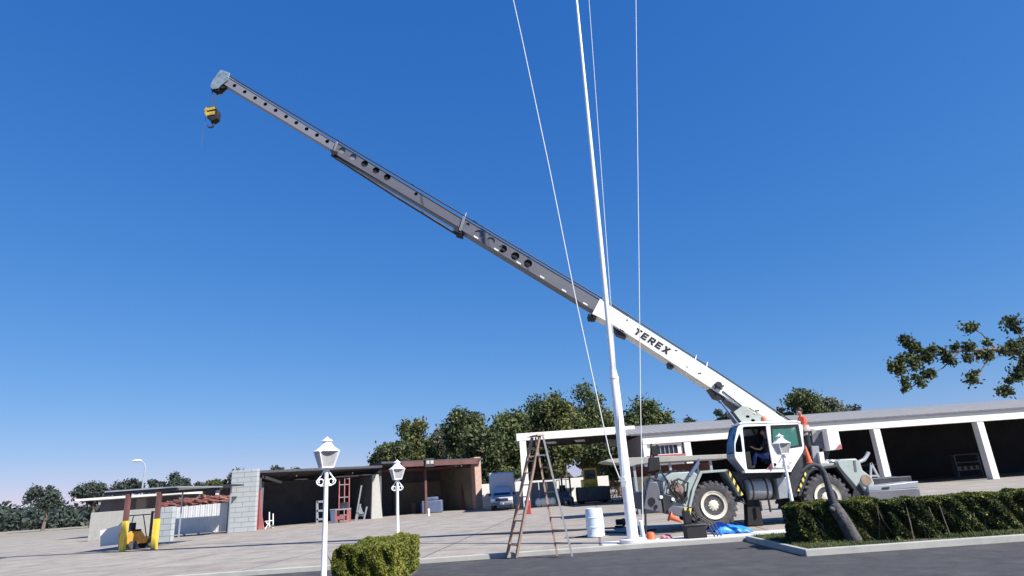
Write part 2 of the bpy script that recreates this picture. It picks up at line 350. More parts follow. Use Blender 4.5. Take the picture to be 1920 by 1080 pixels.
M['stripeR'] = stripes('yellow_black_stripes_mirrored', (.75, .60, .12), (.02, .02, .02), .16, (-1, 0, -.35))

# ------------------------------------------------------------ ground
g = MB().box(-1500, 1500, -60, 2500, -.5, -.012).build('ground', M['earth'], smooth=0); tag(g, None, None, kind='structure')
g = MB().box(-60, 70, 18.2, 75, -.4, 0).build('concrete_yard', M['concrete'], smooth=0); tag(g, None, None, kind='structure')
g = MB().box(2.15, 70, 18.21, 20.58, -.3, .005).build('path', M['path'], smooth=0); tag(g, None, None, kind='structure')
g = MB().box(-60, 70, -20, 18.05, -.4, -.004).build('asphalt_road', M['asphalt'], smooth=0); tag(g, None, None, kind='structure')
g = MB().box(-60, 70, 18.055, 18.195, -.4, .12).build('kerb', M['plaster'], smooth=0, bevel=.02); tag(g, None, None, kind='structure')

# ------------------------------------------------------------ foliage
def leaves(centres, sizes, flat=0.0):
    n = len(centres); a = RNG.normal(size=(n, 3)); a /= np.linalg.norm(a, axis=1)[:, None]
    b = RNG.normal(size=(n, 3)); b -= (b*a).sum(1)[:, None]*a; b /= np.linalg.norm(b, axis=1)[:, None]
    if flat: a[:, 2] *= (1-flat)
    s = sizes[:, None]; vs = np.stack([centres-a*s, centres+b*s*.55, centres+a*s, centres-b*s*.55], 1).reshape(-1, 3)
    return vs
def leafobj(name, vs, m, parent):
    off = np.array(parent['_o']) if parent is not None else 0
    me = bpy.data.meshes.new(name); n = len(vs)//4
    me.vertices.add(n*4); me.vertices.foreach_set('co', (vs-off).astype(np.float32).ravel())
    me.loops.add(n*4); me.loops.foreach_set('vertex_index', np.arange(n*4, dtype=np.int32))
    me.polygons.add(n); me.polygons.foreach_set('loop_start', np.arange(0, n*4, 4, dtype=np.int32)); me.polygons.foreach_set('loop_total', np.full(n, 4, dtype=np.int32))
    me.update(calc_edges=True); me.materials.append(m)
    o = bpy.data.objects.new(name, me); col.objects.link(o)
    if parent is not None: o.parent = parent
    return o
def crown_pts(c, r, n, nb, leafs, tall=False, droop=0):
    """blobs spread through an ellipsoid, leaves spread on each blob"""
    c = np.array(c); r = np.array(r); out = []
    bc = RNG.normal(size=(nb, 3)); bc /= np.linalg.norm(bc, axis=1)[:, None]
    bc *= (RNG.random(nb)**.45)[:, None]*.80
    if tall: bc[:, :2] *= (1.0-.55*np.clip(bc[:, 2:3], 0, 1))
    br = (.20+.22*RNG.random(nb))
    w_ = br**2; w_ /= w_.sum(); cnt = (w_*n).astype(int)+8
    rm = (r[0]*r[1]*r[2])**(1/3)
    for k in range(nb):
        q = RNG.normal(size=(cnt[k], 3)); q /= np.linalg.norm(q, axis=1)[:, None]; q *= (RNG.random(cnt[k])**.4)[:, None]
        q *= 1+.25*RNG.normal(size=(cnt[k], 1))
        out.append(c+bc[k]*r+q*br[k]*np.array([rm, rm, rm*.85])*1.15)
    pts = np.concatenate(out); pts[:, 2] = np.maximum(pts[:, 2], .4)
    return pts, c+bc*r
def tree(x, y, zb, zt, rx, kind, label, n=9000, ry=None, group=None, nb=34, ls=.21, trunk_h=None, cat='tree', name='tree', trunkx=None):
    tx = trunkx if trunkx is not None else x
    root = thing(name, label, cat, (tx, y, 0), group)
    cz = (zb+zt)/2; rz = (zt-zb)/2
    pts, bc = crown_pts((x, y, cz), (rx*1.22, ry or rx*1.22, rz), int(n*1.3), nb, ls)
    leafobj('crown', leaves(pts, ls*(.6+.8*RNG.random(len(pts)))), LEAF[kind], root)
    m = MB(); rt_ = max(.12, .035*zt); top = Vector((x, y, cz))
    p0 = Vector((tx, y, -.1)); mid = p0.lerp(top, .5)+Vector((.15, .1, 0))
    m.tube([p0, p0+Vector((0, 0, .4)), mid, top], [rt_*1.35, rt_, rt_*.75, rt_*.4], 8)
    for k in range(0, len(bc), 2):
        q = Vector(bc[k]); a = mid.lerp(top, random.random()*.8)
        m.tube([a, a.lerp(q, .5)+Vector((0, 0, .2)), q], [rt_*.35, rt_*.2, .03], 5)
    m.build('trunk', M['bark'], root)
    return root
def ptree(px0, px1, pyt, pyb, Y, kind, label, **k):
    a = P(px0, (pyt+pyb)/2, Y); b = P(px1, (pyt+pyb)/2, Y); xm = (px0+px1)/2
    t = P(xm, pyt-.075*(905-pyt)*(1 if Y < 86 else .3), Y).z; bt = max(.8, P(xm, pyb, Y).z)
    return tree((a.x+b.x)/2, Y, bt, t, (b.x-a.x)/2, kind, label, **k)

GT = 'big trees behind the sheds and the open canopy'
ptree(697, 768, 822, 905, 76, 'dark', 'rounded dark tree at the left end of the big tree row behind the sheds', group=GT)
ptree(748, 812, 790, 900, 80, 'olive', 'yellowish-topped tree next to the left end of the big tree row', group=GT)
ptree(800, 856, 796, 900, 84, 'grey', 'pale grey-green thin tree between yellowish tree and tall dark tree', group=GT, n=6500)
ptree(838, 903, 764, 900, 78, 'dark', 'dark tree with a separate bushy tuft standing above its neighbours behind the shed', group=GT, n=10000)
ptree(872, 948, 797, 915, 72, 'dark', 'dense dark tree directly behind the brick pillar of the shed', group=GT, n=10000)
ptree(918, 992, 772, 915, 75, 'mid', 'green tree above the parked white truck', group=GT, n=10000)
ptree(962, 1040, 752, 915, 79, 'dark', 'tree rising over the left corner of the white canopy beam', group=GT, n=10500)
ptree(1012, 1088, 733, 915, 76, 'olive', 'olive tree rising over the top of the stepladder', group=GT, n=10500)
ptree(1062, 1152, 716, 915, 80, 'mid', 'tallest tree of the row, beside the flagpole', group=GT, n=13000)
ptree(1120, 1190, 800, 915, 74, 'dark', 'low dark tree seen under the canopy beside the flagpole', group=GT, n=7000)
ptree(1172, 1252, 762, 850, 84, 'mid', 'tree above the building roof just right of the flagpole', group=GT)
ptree(736, 792, 835, 905, 88, 'mid', 'low tree filling the gap below the yellowish-topped tree', group=GT, n=5000)
ptree(808, 868, 822, 905, 88, 'mid', 'low tree filling the gap between pale thin tree and tall dark tree', group=GT, n=6000)
ptree(944, 1010, 795, 915, 90, 'mid', 'tree filling the gap just left of the white canopy beam corner', group=GT, n=6000)
ptree(1126, 1180, 778, 860, 92, 'olive', 'olive treetop seen just behind the flagpole', group=GT, n=4500)
GR = 'trees behind the long workshop building'
ptree(1274, 1312, 781, 820, 100, 'far', 'tiny distant treetop over the long roof left of the crane', n=900, nb=8, group=GR)
ptree(1340, 1378, 768, 820, 100, 'far', 'small dark treetop over the long roof under the crane boom', n=2200, nb=10, group=GR)
ptree(1446, 1482, 764, 815, 100, 'far', 'small treetop beside the foot of the crane boom', n=2200, nb=10, group=GR)
ptree(1474, 1548, 738, 820, 88, 'mid', 'dark green tree above the roof behind the worker', group=GR)
ptree(1530, 1588, 741, 820, 90, 'grey', 'pale grey-green tree above the roof right of the worker', n=6000, group=GR)
ptree(1578, 1630, 757, 820, 94, 'far', 'low bluish tree at the right end of the trees over the roof', n=2200, nb=14, group=GR)
GL = 'distant trees on the left skyline'
for a, b, t, bt, k, lb in (
    (150, 205, 902, 945, 'far', 'distant tree left of the street light, farther from it'),
    (214, 262, 896, 945, 'far', 'low bushy distant tree just left of the street light pole'),
    (274, 304, 892, 945, 'far', 'rounded distant tree just right of the street light pole'),
    (300, 324, 903, 945, 'grey', 'small pale distant tree between two taller skyline trees'),
    (319, 350, 879, 945, 'far', 'tallest slim distant tree on the left skyline'),
    (349, 378, 893, 945, 'far', 'distant tree right of the tallest slim skyline tree'),
    (372, 400, 899, 945, 'grey', 'low pale distant tree midway to the block stack'),
    (398, 424, 888, 940, 'mid', 'greenish pointed distant tree left of the block stack'),
    (424, 458, 871, 935, 'far', 'distant tree showing over the left corner of the block stack'),
    (498, 528, 873, 925, 'far', 'distant treetop over the left end of the shed roof'),
    (540, 572, 876, 925, 'far', 'distant treetop over the middle of the shed roof left of the tall lamp'),
    (628, 652, 878, 915, 'far', 'distant treetop over the shed roof right of the tall lamp'),
    (60, 120, 905, 955, 'far', 'distant tree near the far left edge')):
    ptree(a, b, t, bt, 105, k, lb, n=2600, nb=14, group=GL, ls=.22)

n_ = 60000; fx = RNG.uniform(-170, 190, n_); fy = RNG.uniform(128, 150, n_); fz = np.abs(RNG.random(n_))**.8*(3.4+1.6*np.sin(fx*.31)*np.sin(fx*.083+1)+.8*np.sin(fx*1.1))
o = leafobj('far_wood', leaves(np.stack([fx, fy, fz], 1), .35+.35*RNG.random(n_)), LEAF['far'], None); tag(o, 'distant strip of woodland along the horizon behind the yard', 'woodland', kind='stuff')
# ------------------------------------------------------------ long workshop building (right)
YB = 48.0
X0 = PX(1219, YB); zf1 = P(1450, 799, YB).z; zf0 = P(1450, 817, YB).z
bld = thing('workshop_building', 'long white workshop building with dark open bays and pale corrugated roof behind the crane', 'building', (X0, YB, 0))
XE = 58
m = MB(); m.box(X0, XE, YB, YB+.35, zf0, zf1); m.box(X0-.02, X0+.28, YB+.02, YB+.5, 0, zf0-.003)
m.build('fascia', M['bwhite'], bld, bevel=.02)
pxs = [P(1290, 840, YB).x, P(1290, 840, YB).x+7.75]; pb = P(1655, 850, YB).x; pxs = [pxs[0], (pxs[0]+pb)/2, pb, pb+7.8, pb+15.6, pb+23.4]
for x in pxs:
    MB().box(x-.25, x+.25, YB+.03, YB+.65, 0, zf0-.004).build('pillar', M['bwhite'], bld, bevel=.02)
m = MB(); zr0 = zf1+.05
zr2 = P(1450, 781, YB+6.5).z
m.prismx([(YB-.08, zr0), (YB-.08, zr0+.09), (YB+6.5, zr2), (YB+14, zr0+.09), (YB+14, zr0), (YB+6.5, zr2-.12)], X0-1.2, XE)
m.build('roof', M['broof'], bld)
m = MB(); m.box(X0-.9, XE, YB-.15, YB-.085, zr0-.06, zr0+.06); m.build('gutter', M['midgrey'], bld)
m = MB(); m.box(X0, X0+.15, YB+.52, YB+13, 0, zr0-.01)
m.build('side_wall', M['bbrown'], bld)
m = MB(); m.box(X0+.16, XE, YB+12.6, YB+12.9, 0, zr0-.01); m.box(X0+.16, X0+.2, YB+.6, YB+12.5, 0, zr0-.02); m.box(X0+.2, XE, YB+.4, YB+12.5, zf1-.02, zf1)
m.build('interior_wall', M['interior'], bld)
# first bay: wall with window
xa = X0+.3; xb = pxs[0]-.37; zt_ = zf0-.01; zw = P(1250, 851, YB).z
m = plate(rect(xa, xb, 0, zt_), [rect(xa+.35, xb-.35, zw, zt_-.12)], YB+.2, YB+.34); m.build('bay_wall', M['bwhite'], bld)
wn = MB(); 
for k in range(7): x = xa+.35+(xb-xa-.7)*k/6; wn.box(x-.025, x+.025, YB+.22, YB+.27, zw, zt_-.12)
wf = wn.build('window', M['alu'], bld); MB().box(xa+.35, xb-.35, YB+.28, YB+.3, zw, zt_-.12).build('pane', M['glass_dark'], wf)
MB().box(xa-.1, xb+.1, YB-.15, YB+.18, zw-.5, zw-.05).build('sill', M['redfaded'], bld)
# junk in the bays: benches and shelves in the dark
for k, (x, ww, hh) in enumerate(((pxs[0]+1.6, 1.6, 1.5), (pxs[1]+2.6, 2.2, 1.8), (pxs[2]+3, 2.4, 1.6), (pxs[3]+3, 2, 1.9))):
    r_ = thing('shelving', ['low dark shelving in the first open bay of the workshop', 'dark shelving in the open bay behind the cab', 'dark shelving in the bay right of the sunlit pillar', 'dark shelving in the rightmost open bay'][k], 'shelving', (x, YB+7, 0), 'shelving in the workshop bays')
    for s in (-1, 1):
        MB().box(x+s*ww/2-.03, x+s*ww/2+.03, YB+7, YB+7.55, 0, hh).build('upright', M['midgrey'], r_)
    for j in range(3): MB().box(x-ww/2-.05, x+ww/2+.05, YB+6.95, YB+7.6, hh*(j+1)/3-.04, hh*(j+1)/3).build('shelf', M['midgrey'], r_)
    for j in range(4): MB().box(x-ww/2+.1+j*ww/4, x-ww/2+.35+j*ww/4, YB+7.05, YB+7.5, hh/3+.002, hh/3+.3).build('carton', M['tan'], r_)
# A-stand inside bay behind crane rear
Yt = 44
r_ = thing('tripod_stand', 'slim grey A-shaped stand between crane rear and sunlit pillar', 'stand', (PX(1640, Yt), Yt, 0))
def seg(a, b, Y, w_, m, Yb=None): m.bar(P(*a, Y), P(*b, Yb or Y), w_)
m = MB(); seg((1633, 868), (1632, 902), Yt, .12, m); seg((1633, 868), (1651, 902), Yt, .12, m)
m.build('leg', M['galv'], r_); m = MB(); seg((1632, 892), (1648, 892), Yt, .1, m); m.build('crossbar', M['galv'], r_)

# ------------------------------------------------------------ open canopy (centre)
YC = 52.0
cz1 = P(1000, 811, YC).z; cz0 = P(1000, 825, YC).z; cx0 = P(968, 818, YC).x
cn = thing('open_canopy', 'open white-framed canopy over parked machines, left of the long workshop', 'canopy', (cx0, YC, 0))
xr = X0-.35
MB().box(cx0, xr+.6, YC, YC+.3, cz0, cz1).build('front_beam', M['bwhite'], cn, bevel=.02)
MB().box(cx0+.22, cx0+.75, YC+.02, YC+.55, 0, cz0-.003).build('column', M['bwhite'], cn, bevel=.02)
MB().box(cx0+.22, cx0+.75, YC+10.5, YC+11, 0, cz0-.3).build('column', M['plaster'], cn, bevel=.02)
MB().box(cx0-.05, cx0+.2, YC+.1, YC+11, cz0+.05, cz1-.05).build('side_beam', M['plaster'], cn)
MB().prismx([(YC+.31, cz1-.12), (YC+.31, cz1-.04), (YC+11.2, cz1-.24), (YC+11.2, cz1-.32)], cx0+.21, xr).build('roof', M['shedroof'], cn)
for k in range(5): MB().box(cx0+.22, xr, YC+2+k*2.1, YC+2.12+k*2.1, cz0-.0, cz1-.36).build('purlin', M['dark'], cn)
for px, py in ((1035, 829), (1033, 833.5), (1088, 826), (1087, 831)):
    q = P(px, py, YC+4.5 if py in (829, 826) else YC+3.0); zz = cz0-.03
    yy = G(px, py, zz).y if False else q.y
    MB().box(q.x-.42, q.x+.42, yy-.14, yy+.14, cz0-.12, cz0-.05).build('light_fitting', M['lampwhite'], cn)
wl = MB().box(cx0-4.6, xr-.2, 66, 66.25, 0, 2.25).build('boundary_wall', M['bwhite'], smooth=0, bevel=.02, base=(cx0+3, 66, 0))
tag(wl, 'long low white boundary wall behind the machines under the canopy', 'wall')

# truck (pickup) facing the camera
def wheel_simple(m, x, y, r, wd, n=20):
    m.lathe([(r*.55, -wd/2), (r*.92, -wd/2), (r, -wd/2+.04), (r, wd/2-.04), (r*.92, wd/2), (r*.55, wd/2)], (x, y, r), n, 'X')
tx, ty = G(942, 957).x-.02, 54.4
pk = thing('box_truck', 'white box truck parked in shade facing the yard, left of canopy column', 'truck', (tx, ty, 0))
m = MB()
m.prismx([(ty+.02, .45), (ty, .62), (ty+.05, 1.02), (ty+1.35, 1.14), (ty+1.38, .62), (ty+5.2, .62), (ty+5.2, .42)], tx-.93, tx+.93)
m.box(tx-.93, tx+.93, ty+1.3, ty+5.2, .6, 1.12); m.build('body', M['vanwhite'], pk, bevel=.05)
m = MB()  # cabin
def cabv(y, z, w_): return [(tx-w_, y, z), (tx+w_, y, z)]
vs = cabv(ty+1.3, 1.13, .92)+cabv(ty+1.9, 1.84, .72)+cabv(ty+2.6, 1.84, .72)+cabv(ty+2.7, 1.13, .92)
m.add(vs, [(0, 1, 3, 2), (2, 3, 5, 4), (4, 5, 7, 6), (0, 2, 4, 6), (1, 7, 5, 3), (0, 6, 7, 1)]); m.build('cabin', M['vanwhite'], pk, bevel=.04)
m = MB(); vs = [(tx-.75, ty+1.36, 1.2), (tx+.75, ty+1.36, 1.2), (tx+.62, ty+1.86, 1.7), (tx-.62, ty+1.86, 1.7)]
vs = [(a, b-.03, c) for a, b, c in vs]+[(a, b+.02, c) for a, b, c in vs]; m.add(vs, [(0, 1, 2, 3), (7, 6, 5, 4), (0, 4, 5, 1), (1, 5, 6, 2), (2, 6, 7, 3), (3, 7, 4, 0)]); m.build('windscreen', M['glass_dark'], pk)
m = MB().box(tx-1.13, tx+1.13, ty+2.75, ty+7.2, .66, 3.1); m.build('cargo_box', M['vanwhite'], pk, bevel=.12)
MB().box(tx-.5, tx+.5, ty-.03, ty+.02, .72, .95).build('grille', M['dark'], pk)
for s in (-1, 1):
    MB().box(tx+s*.72-.17, tx+s*.72+.17, ty-.04, ty+.02, .74, .94).build('headlight', M['lens'], pk, bevel=.02)
    MB().box(tx+s*1.04-.1, tx+s*1.04+.1, ty+1.45, ty+1.55, 1.15, 1.38).build('mirror', M['dark'], pk, bevel=.02)
    for yy in (.95, 5.4):
        m = MB(); wheel_simple(m, tx+s*.82, ty+yy, .37, .25); wb = m.build('wheel', M['rubber'], pk)
        MB().lathe([(.05, -.13), (.2, -.13), (.2, .13), (.05, .13)], (tx+s*.82, ty+yy, .37), 16, 'X').build('rim', M['alu'], wb)
MB().box(tx-.9, tx+.9, ty-.14, ty-.01, .42, .62).build('bumper', M['midgrey'], pk, bevel=.03)
MB().box(tx-.17, tx+.17, ty-.165, ty-.145, .47, .58).build('number_plate', M['lens'], pk)

# forklift under canopy + yellow one on the left
def forklift(loc, name, label, cat, body, rz, s=1.0):
    r_ = thing(name, label, cat, (0, 0, 0)); 
    m = MB(); m.prism([(-1.1, .35), (-1.15, 1.0), (-.9, 1.15), (-.2, 1.1), (.1, .7), (.75, .7), (.8, .3)], -.5, .5); m.build('body', body, r_, bevel=.04)
    m = MB()
    for y in (-.45, .45): m.tube([(-1.0, y, 1.1), (-.85, y, 2.1), (.35, y, 2.1), (.72, y, .7)], .035, 8)
    for k in range(6): m.bar((-.8+k*.22, -.45, 2.12), (-.8+k*.22, .45, 2.12), .04)
    m.build('overhead_guard', M['dark'], r_)
    m = MB()
    for y in (-.36, .36): m.box(.86, .98, y-.06, y+.06, .1, 2.3)
    for z in (.3, 1.1, 2.2): m.box(.88, .96, -.36, .36, z, z+.08)
    m.build('mast', M['dark'], r_)
    m = MB()
    for y in (-.28, .28): m.box(1.0, 1.06, y-.06, y+.06, .05, .6); m.box(1.0, 2.0, y-.06, y+.06, .05, .1)
    m.build('fork', M['midgrey'], r_)
    m = MB(); m.box(-.55, -.1, -.28, .28, 1.1, 1.22); m.box(-.65, -.5, -.28, .28, 1.15, 1.65); m.build('seat', M['black'], r_, bevel=.03)
    for x, rr in ((-.75, .28), (.55, .33)):
        for y in (-.5, .5):
            MB().lathe([(.1, -.11), (rr*.9, -.11), (rr, -.07), (rr, .07), (rr*.9, .11), (.1, .11)], (x, y, rr), 20, 'Y').build('wheel', M['rubber'], r_)
    r_.location = loc; r_.rotation_euler = (0, 0, rz); r_.scale = (s, s, s); return r_
fl = G(1056, 945)
forklift((fl.x, 57, 0), 'forklift', 'dark forklift parked under the open canopy right of the ladder', 'forklift', M['bluegrey'], R(-80))
forklift((P(263, 1000, 35).x, 35, 0), 'forklift', 'small forklift with orange counterweight between yellow-footed posts', 'forklift', M['amber'], R(62), .80)

# wheel loader (facing camera, bucket down)
lx, ly = P(1113, 930, 57).x, 56.0
ld = thing('wheel_loader', 'dark and yellow wheel loader with bucket lowered, under the canopy', 'loader', (lx, ly, 0))
m = MB(); m.prismx([(ly-.2, .25), (ly-.1, 1.35), (ly+.1, 1.35), (ly+.7, .9), (ly+.75, .3), (ly+.3, .15)], lx-1.35, lx+1.35); m.build('bucket', M['dark'], ld, bevel=.03)
m = MB(); m.box(lx-.65, lx+.65, ly+2.4, ly+5.2, .9, 2.0); m.build('body', M['yellow'], ld, bevel=.08)
m = plate(rrect(lx-.62, lx+.62, 1.3, 2.95, .12), [rrect(lx-.5, lx+.5, 2.0, 2.8, .08)], ly+2.3, ly+2.38); m.build('cab', M['yellow'], ld)
m = MB(); m.box(lx-.6, lx+.6, ly+2.4, ly+3.8, 2.87, 2.97); m.build('cab_roof', M['rust'], ld, bevel=.03)
MB().box(lx-.5, lx+.5, ly+2.33, ly+2.36, 2.0, 2.8).build('windscreen', M['glass_dark'], ld)
for s in (-1, 1):
    m = MB(); m.tube([(lx+s*.4, ly+2.4, 1.6), (lx+s*.4, ly+1.2, 1.45), (lx+s*.4, ly+.6, .7)], .1, 8); m.build('lift_arm', M['yellow'], ld)
    for yy in (1.6, 4.4):
        m = MB(); wheel_simple(m, lx+s*1.0, ly+yy, .68, .45, 24); m.build('wheel', M['rubber'], ld)
MB().cyl((lx+.3, ly+4.6, 2.0), (lx+.3, ly+4.6, 3.0), .06).build('exhaust_pipe', M['dark'], ld)
# red gas-bottle cart
rx_, ry_ = P(1156, 920, 55).x, 55
rc = thing('bottle_cart', 'red lattice cart beside the loader and flagpole', 'cart', (rx_, ry_, 0))
m = MB()
for k in range(4): m.box(rx_-.42+k*.27, rx_-.38+k*.27, ry_, ry_+.04, .35, 1.75)
for z in (.35, .8, 1.25, 1.75): m.box(rx_-.43, rx_+.45, ry_+.045, ry_+.09, z-.03, z+.03)
m.bar((rx_-.4, ry_+.02, .4), (rx_+.4, ry_+.02, 1.7), .06); m.bar((rx_+.4, ry_-.02, .4), (rx_-.4, ry_-.02, 1.7), .06)
m.build('frame', M['red'], rc); MB().box(rx_-.5, rx_+.5, ry_-.1, ry_+.6, .24, .34).build('deck', M['alu'], rc)
for s in (-1, 1): MB().lathe([(.03, -.05), (.16, -.05), (.16, .05), (.03, .05)], (rx_+s*.42, ry_+.2, .16), 16, 'X').build('wheel', M['rubber'], rc)
# sheet panels and white sacks under canopy left
for k, (px, lb) in enumerate(((1003, 'left'), (1019, 'middle'), (1034, 'right'))):
    x = P(px, 920, 60).x; r_ = MB()
    r_.add([(x-.36, 60, .02), (x+.36, 60, .02), (x+.36, 60.5, 2.05), (x-.36, 60.5, 2.05), (x-.36, 60.05, .02), (x+.36, 60.05, .02), (x+.36, 60.55, 2.05), (x-.36, 60.55, 2.05)], [(0, 1, 2, 3), (7, 6, 5, 4), (0, 4, 5, 1), (1, 5, 6, 2), (2, 6, 7, 3), (3, 7, 4, 0)])
    o = r_.build('sheet_panel', M['plaster'], base=(x, 60, 0)); tag(o, 'mottled grey sheet panel leaning behind the ladder under the canopy, %s of three' % lb, 'panel', 'sheet panels leaning under the canopy')
for k, px in enumerate((1009, 1018, 1027, 1036)):
    q = G(px, 948); o = MB().ball((q.x, 56, .36), .38, .8, .6, 1, 12, 8).build('sack', M['bwhite'], base=(q.x, 56, 0)); tag(o, 'plump white sack on the ground behind the ladder rails, %s of the row' % ('leftmost', 'second from left', 'third from left', 'rightmost')[k], 'sack', 'white sacks under the canopy')

# ------------------------------------------------------------ low curved-end shelter behind the crane front
YS = 33.0
zs = P(1260, 866, YS).z
sh = thing('low_shelter', 'low shelter with pale slab roof on thin posts, behind the crane front', 'shelter', (PX(1250, YS), YS, 0))
pl = [(1133, 865), (1142, 861), (1180, 858), (1230, 856), (1300, 854), (1372, 851), (1372, 859), (1300, 863), (1230, 867), (1195, 871), (1184, 875), (1176, 869), (1150, 868)]
MB().prism(XZ(pl, YS), YS, YS+3.2).build('roof', M['shelter'], sh, bevel=.02)
for px in (1197, 1266, 1344):
    x = PX(px, YS+.2)
    for yy in (.2, 2.8): MB().box(x-.06, x+.06, YS+yy, YS+yy+.12, 0, zs-.05).build('post', M['galv'], sh)
xs0, xs1 = PX(1187, YS+3), PX(1345, YS+3)
MB().box(xs0, xs1, YS+2.95, YS+3.05, P(1260, 890, YS+3).z, P(1260, 871, YS+3).z).build('sign_board', M['maroon'], sh)
MB().box(xs0+.1, xs0+1.7, YS+2.6, YS+2.75, 0, P(1220, 893, YS+2.6).z).build('back_wall', M['beige'], sh)
MB().box(xs0+1.72, xs1, YS+2.6, YS+2.75, 0, P(1280, 900, YS+2.6).z).build('back_wall', M['plaster'], sh)

# ------------------------------------------------------------ sheds (left of centre), running back to the right
SA = Vector((-20.8, 50.5, 0)); SU = Vector((16.3, 11.1, 0)).normalized(); SN = Vector((-SU.y, SU.x, 0))
def S(u, d, z): return SA+SU*u+SN*d+Vector((0, 0, z))
SM = Matrix(((SU.x, SN.x, 0, SA.x), (SU.y, SN.y, 0, SA.y), (0, 0, 1, 0), (0, 0, 0, 1)))
def sbox(m, *a): m.box(*a); return m
def sbuild(m, name, mt, par, **k): return m.xf(SM).build(name, mt, par, **k)
s1 = thing('open_shed', 'open-fronted dark shed with low roof, left of the two sheds', 'shed', S(4.6, 0, 0))
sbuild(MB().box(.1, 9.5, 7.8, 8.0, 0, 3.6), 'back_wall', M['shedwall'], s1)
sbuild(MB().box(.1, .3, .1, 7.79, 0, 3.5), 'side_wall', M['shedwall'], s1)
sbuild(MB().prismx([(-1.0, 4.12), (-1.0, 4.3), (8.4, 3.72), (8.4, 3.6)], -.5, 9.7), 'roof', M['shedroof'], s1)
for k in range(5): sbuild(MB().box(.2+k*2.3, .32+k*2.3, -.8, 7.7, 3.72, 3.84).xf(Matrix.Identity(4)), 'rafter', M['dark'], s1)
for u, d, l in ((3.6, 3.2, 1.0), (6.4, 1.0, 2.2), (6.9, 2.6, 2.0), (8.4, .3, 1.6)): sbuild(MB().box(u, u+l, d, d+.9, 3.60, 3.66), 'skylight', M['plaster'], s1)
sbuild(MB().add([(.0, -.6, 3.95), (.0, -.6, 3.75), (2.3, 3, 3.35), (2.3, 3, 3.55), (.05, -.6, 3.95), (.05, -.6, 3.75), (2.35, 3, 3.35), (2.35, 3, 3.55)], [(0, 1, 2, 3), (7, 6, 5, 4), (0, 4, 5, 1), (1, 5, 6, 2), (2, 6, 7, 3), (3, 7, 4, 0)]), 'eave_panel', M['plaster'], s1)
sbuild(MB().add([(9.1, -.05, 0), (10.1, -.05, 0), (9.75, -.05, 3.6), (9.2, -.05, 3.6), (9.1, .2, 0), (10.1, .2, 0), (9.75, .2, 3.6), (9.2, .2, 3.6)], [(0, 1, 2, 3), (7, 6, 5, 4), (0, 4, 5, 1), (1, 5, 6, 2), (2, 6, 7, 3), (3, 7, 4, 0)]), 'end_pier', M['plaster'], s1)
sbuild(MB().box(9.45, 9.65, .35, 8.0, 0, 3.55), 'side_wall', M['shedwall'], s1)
s2 = thing('open_shed', 'open-fronted dark shed with reddish roof edge and brick end pillar, right of the two sheds', 'shed', S(14.8, 0, 0))
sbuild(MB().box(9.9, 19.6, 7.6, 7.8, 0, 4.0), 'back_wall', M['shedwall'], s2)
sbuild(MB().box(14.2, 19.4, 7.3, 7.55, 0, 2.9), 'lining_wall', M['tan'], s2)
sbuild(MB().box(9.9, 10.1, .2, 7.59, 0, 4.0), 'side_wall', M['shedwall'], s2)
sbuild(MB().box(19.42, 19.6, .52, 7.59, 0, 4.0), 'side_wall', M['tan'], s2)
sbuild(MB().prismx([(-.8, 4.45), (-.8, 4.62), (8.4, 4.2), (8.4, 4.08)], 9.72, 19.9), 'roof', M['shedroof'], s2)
sbuild(MB().box(11.5, 19.3, -.95, -.82, 4.1, 4.5), 'fascia', M['maroon'], s2)
sbuild(MB().box(14.3, 14.5, .3, .5, 0, 4.1), 'post', M['maroon'], s2)
for k in range(4): sbuild(MB().box(10.2, 19.4, 1+k*1.8, 1.15+k*1.8, 3.85, 4.0), 'purlin', M['maroon'], s2)
sbuild(MB().box(19.3, 20.0, -.2, .5, 0, 4.75), 'brick_pillar', M['brick'], s2, bevel=.02)
sb = MB().box(13.7, 14.6, -1.15, -.97, 4.0, 4.75).xf(SM).build('sign_box', M['dark'], s2)
MB().box(13.8, 14.1, -1.18, -1.155, 4.25, 4.55).xf(SM).build('sign_face', M['plaster'], sb); MB().box(14.2, 14.5, -1.18, -1.155, 4.25, 4.55).xf(SM).build('sign_face', M['plaster'], sb)
# post at left end of shed 1 : red / pale
rp_ = thing('shed_post', 'red and pale flared post at the left front corner of the left shed', 'post', S(-.1, -1, 0))
b0 = P(487, 990, 49.6); t0 = P(487, 892, 49.6)
MB().prism(XZ([(478, 994), (484, 994), (488, 918), (485, 918)], 49.4), 49.4, 49.5).build('red_flange', M['red'], rp_)
MB().prism(XZ([(484.5, 994), (495, 993), (490, 962), (489, 918), (488, 918)], 49.4), 49.38, 49.5).build('pale_flange', M['redfaded'], rp_)
MB().prism(XZ([(485, 917), (489, 917), (489, 896), (485, 896)], 49.4), 49.4, 49.55).build('upper_post', M['midgrey'], rp_)
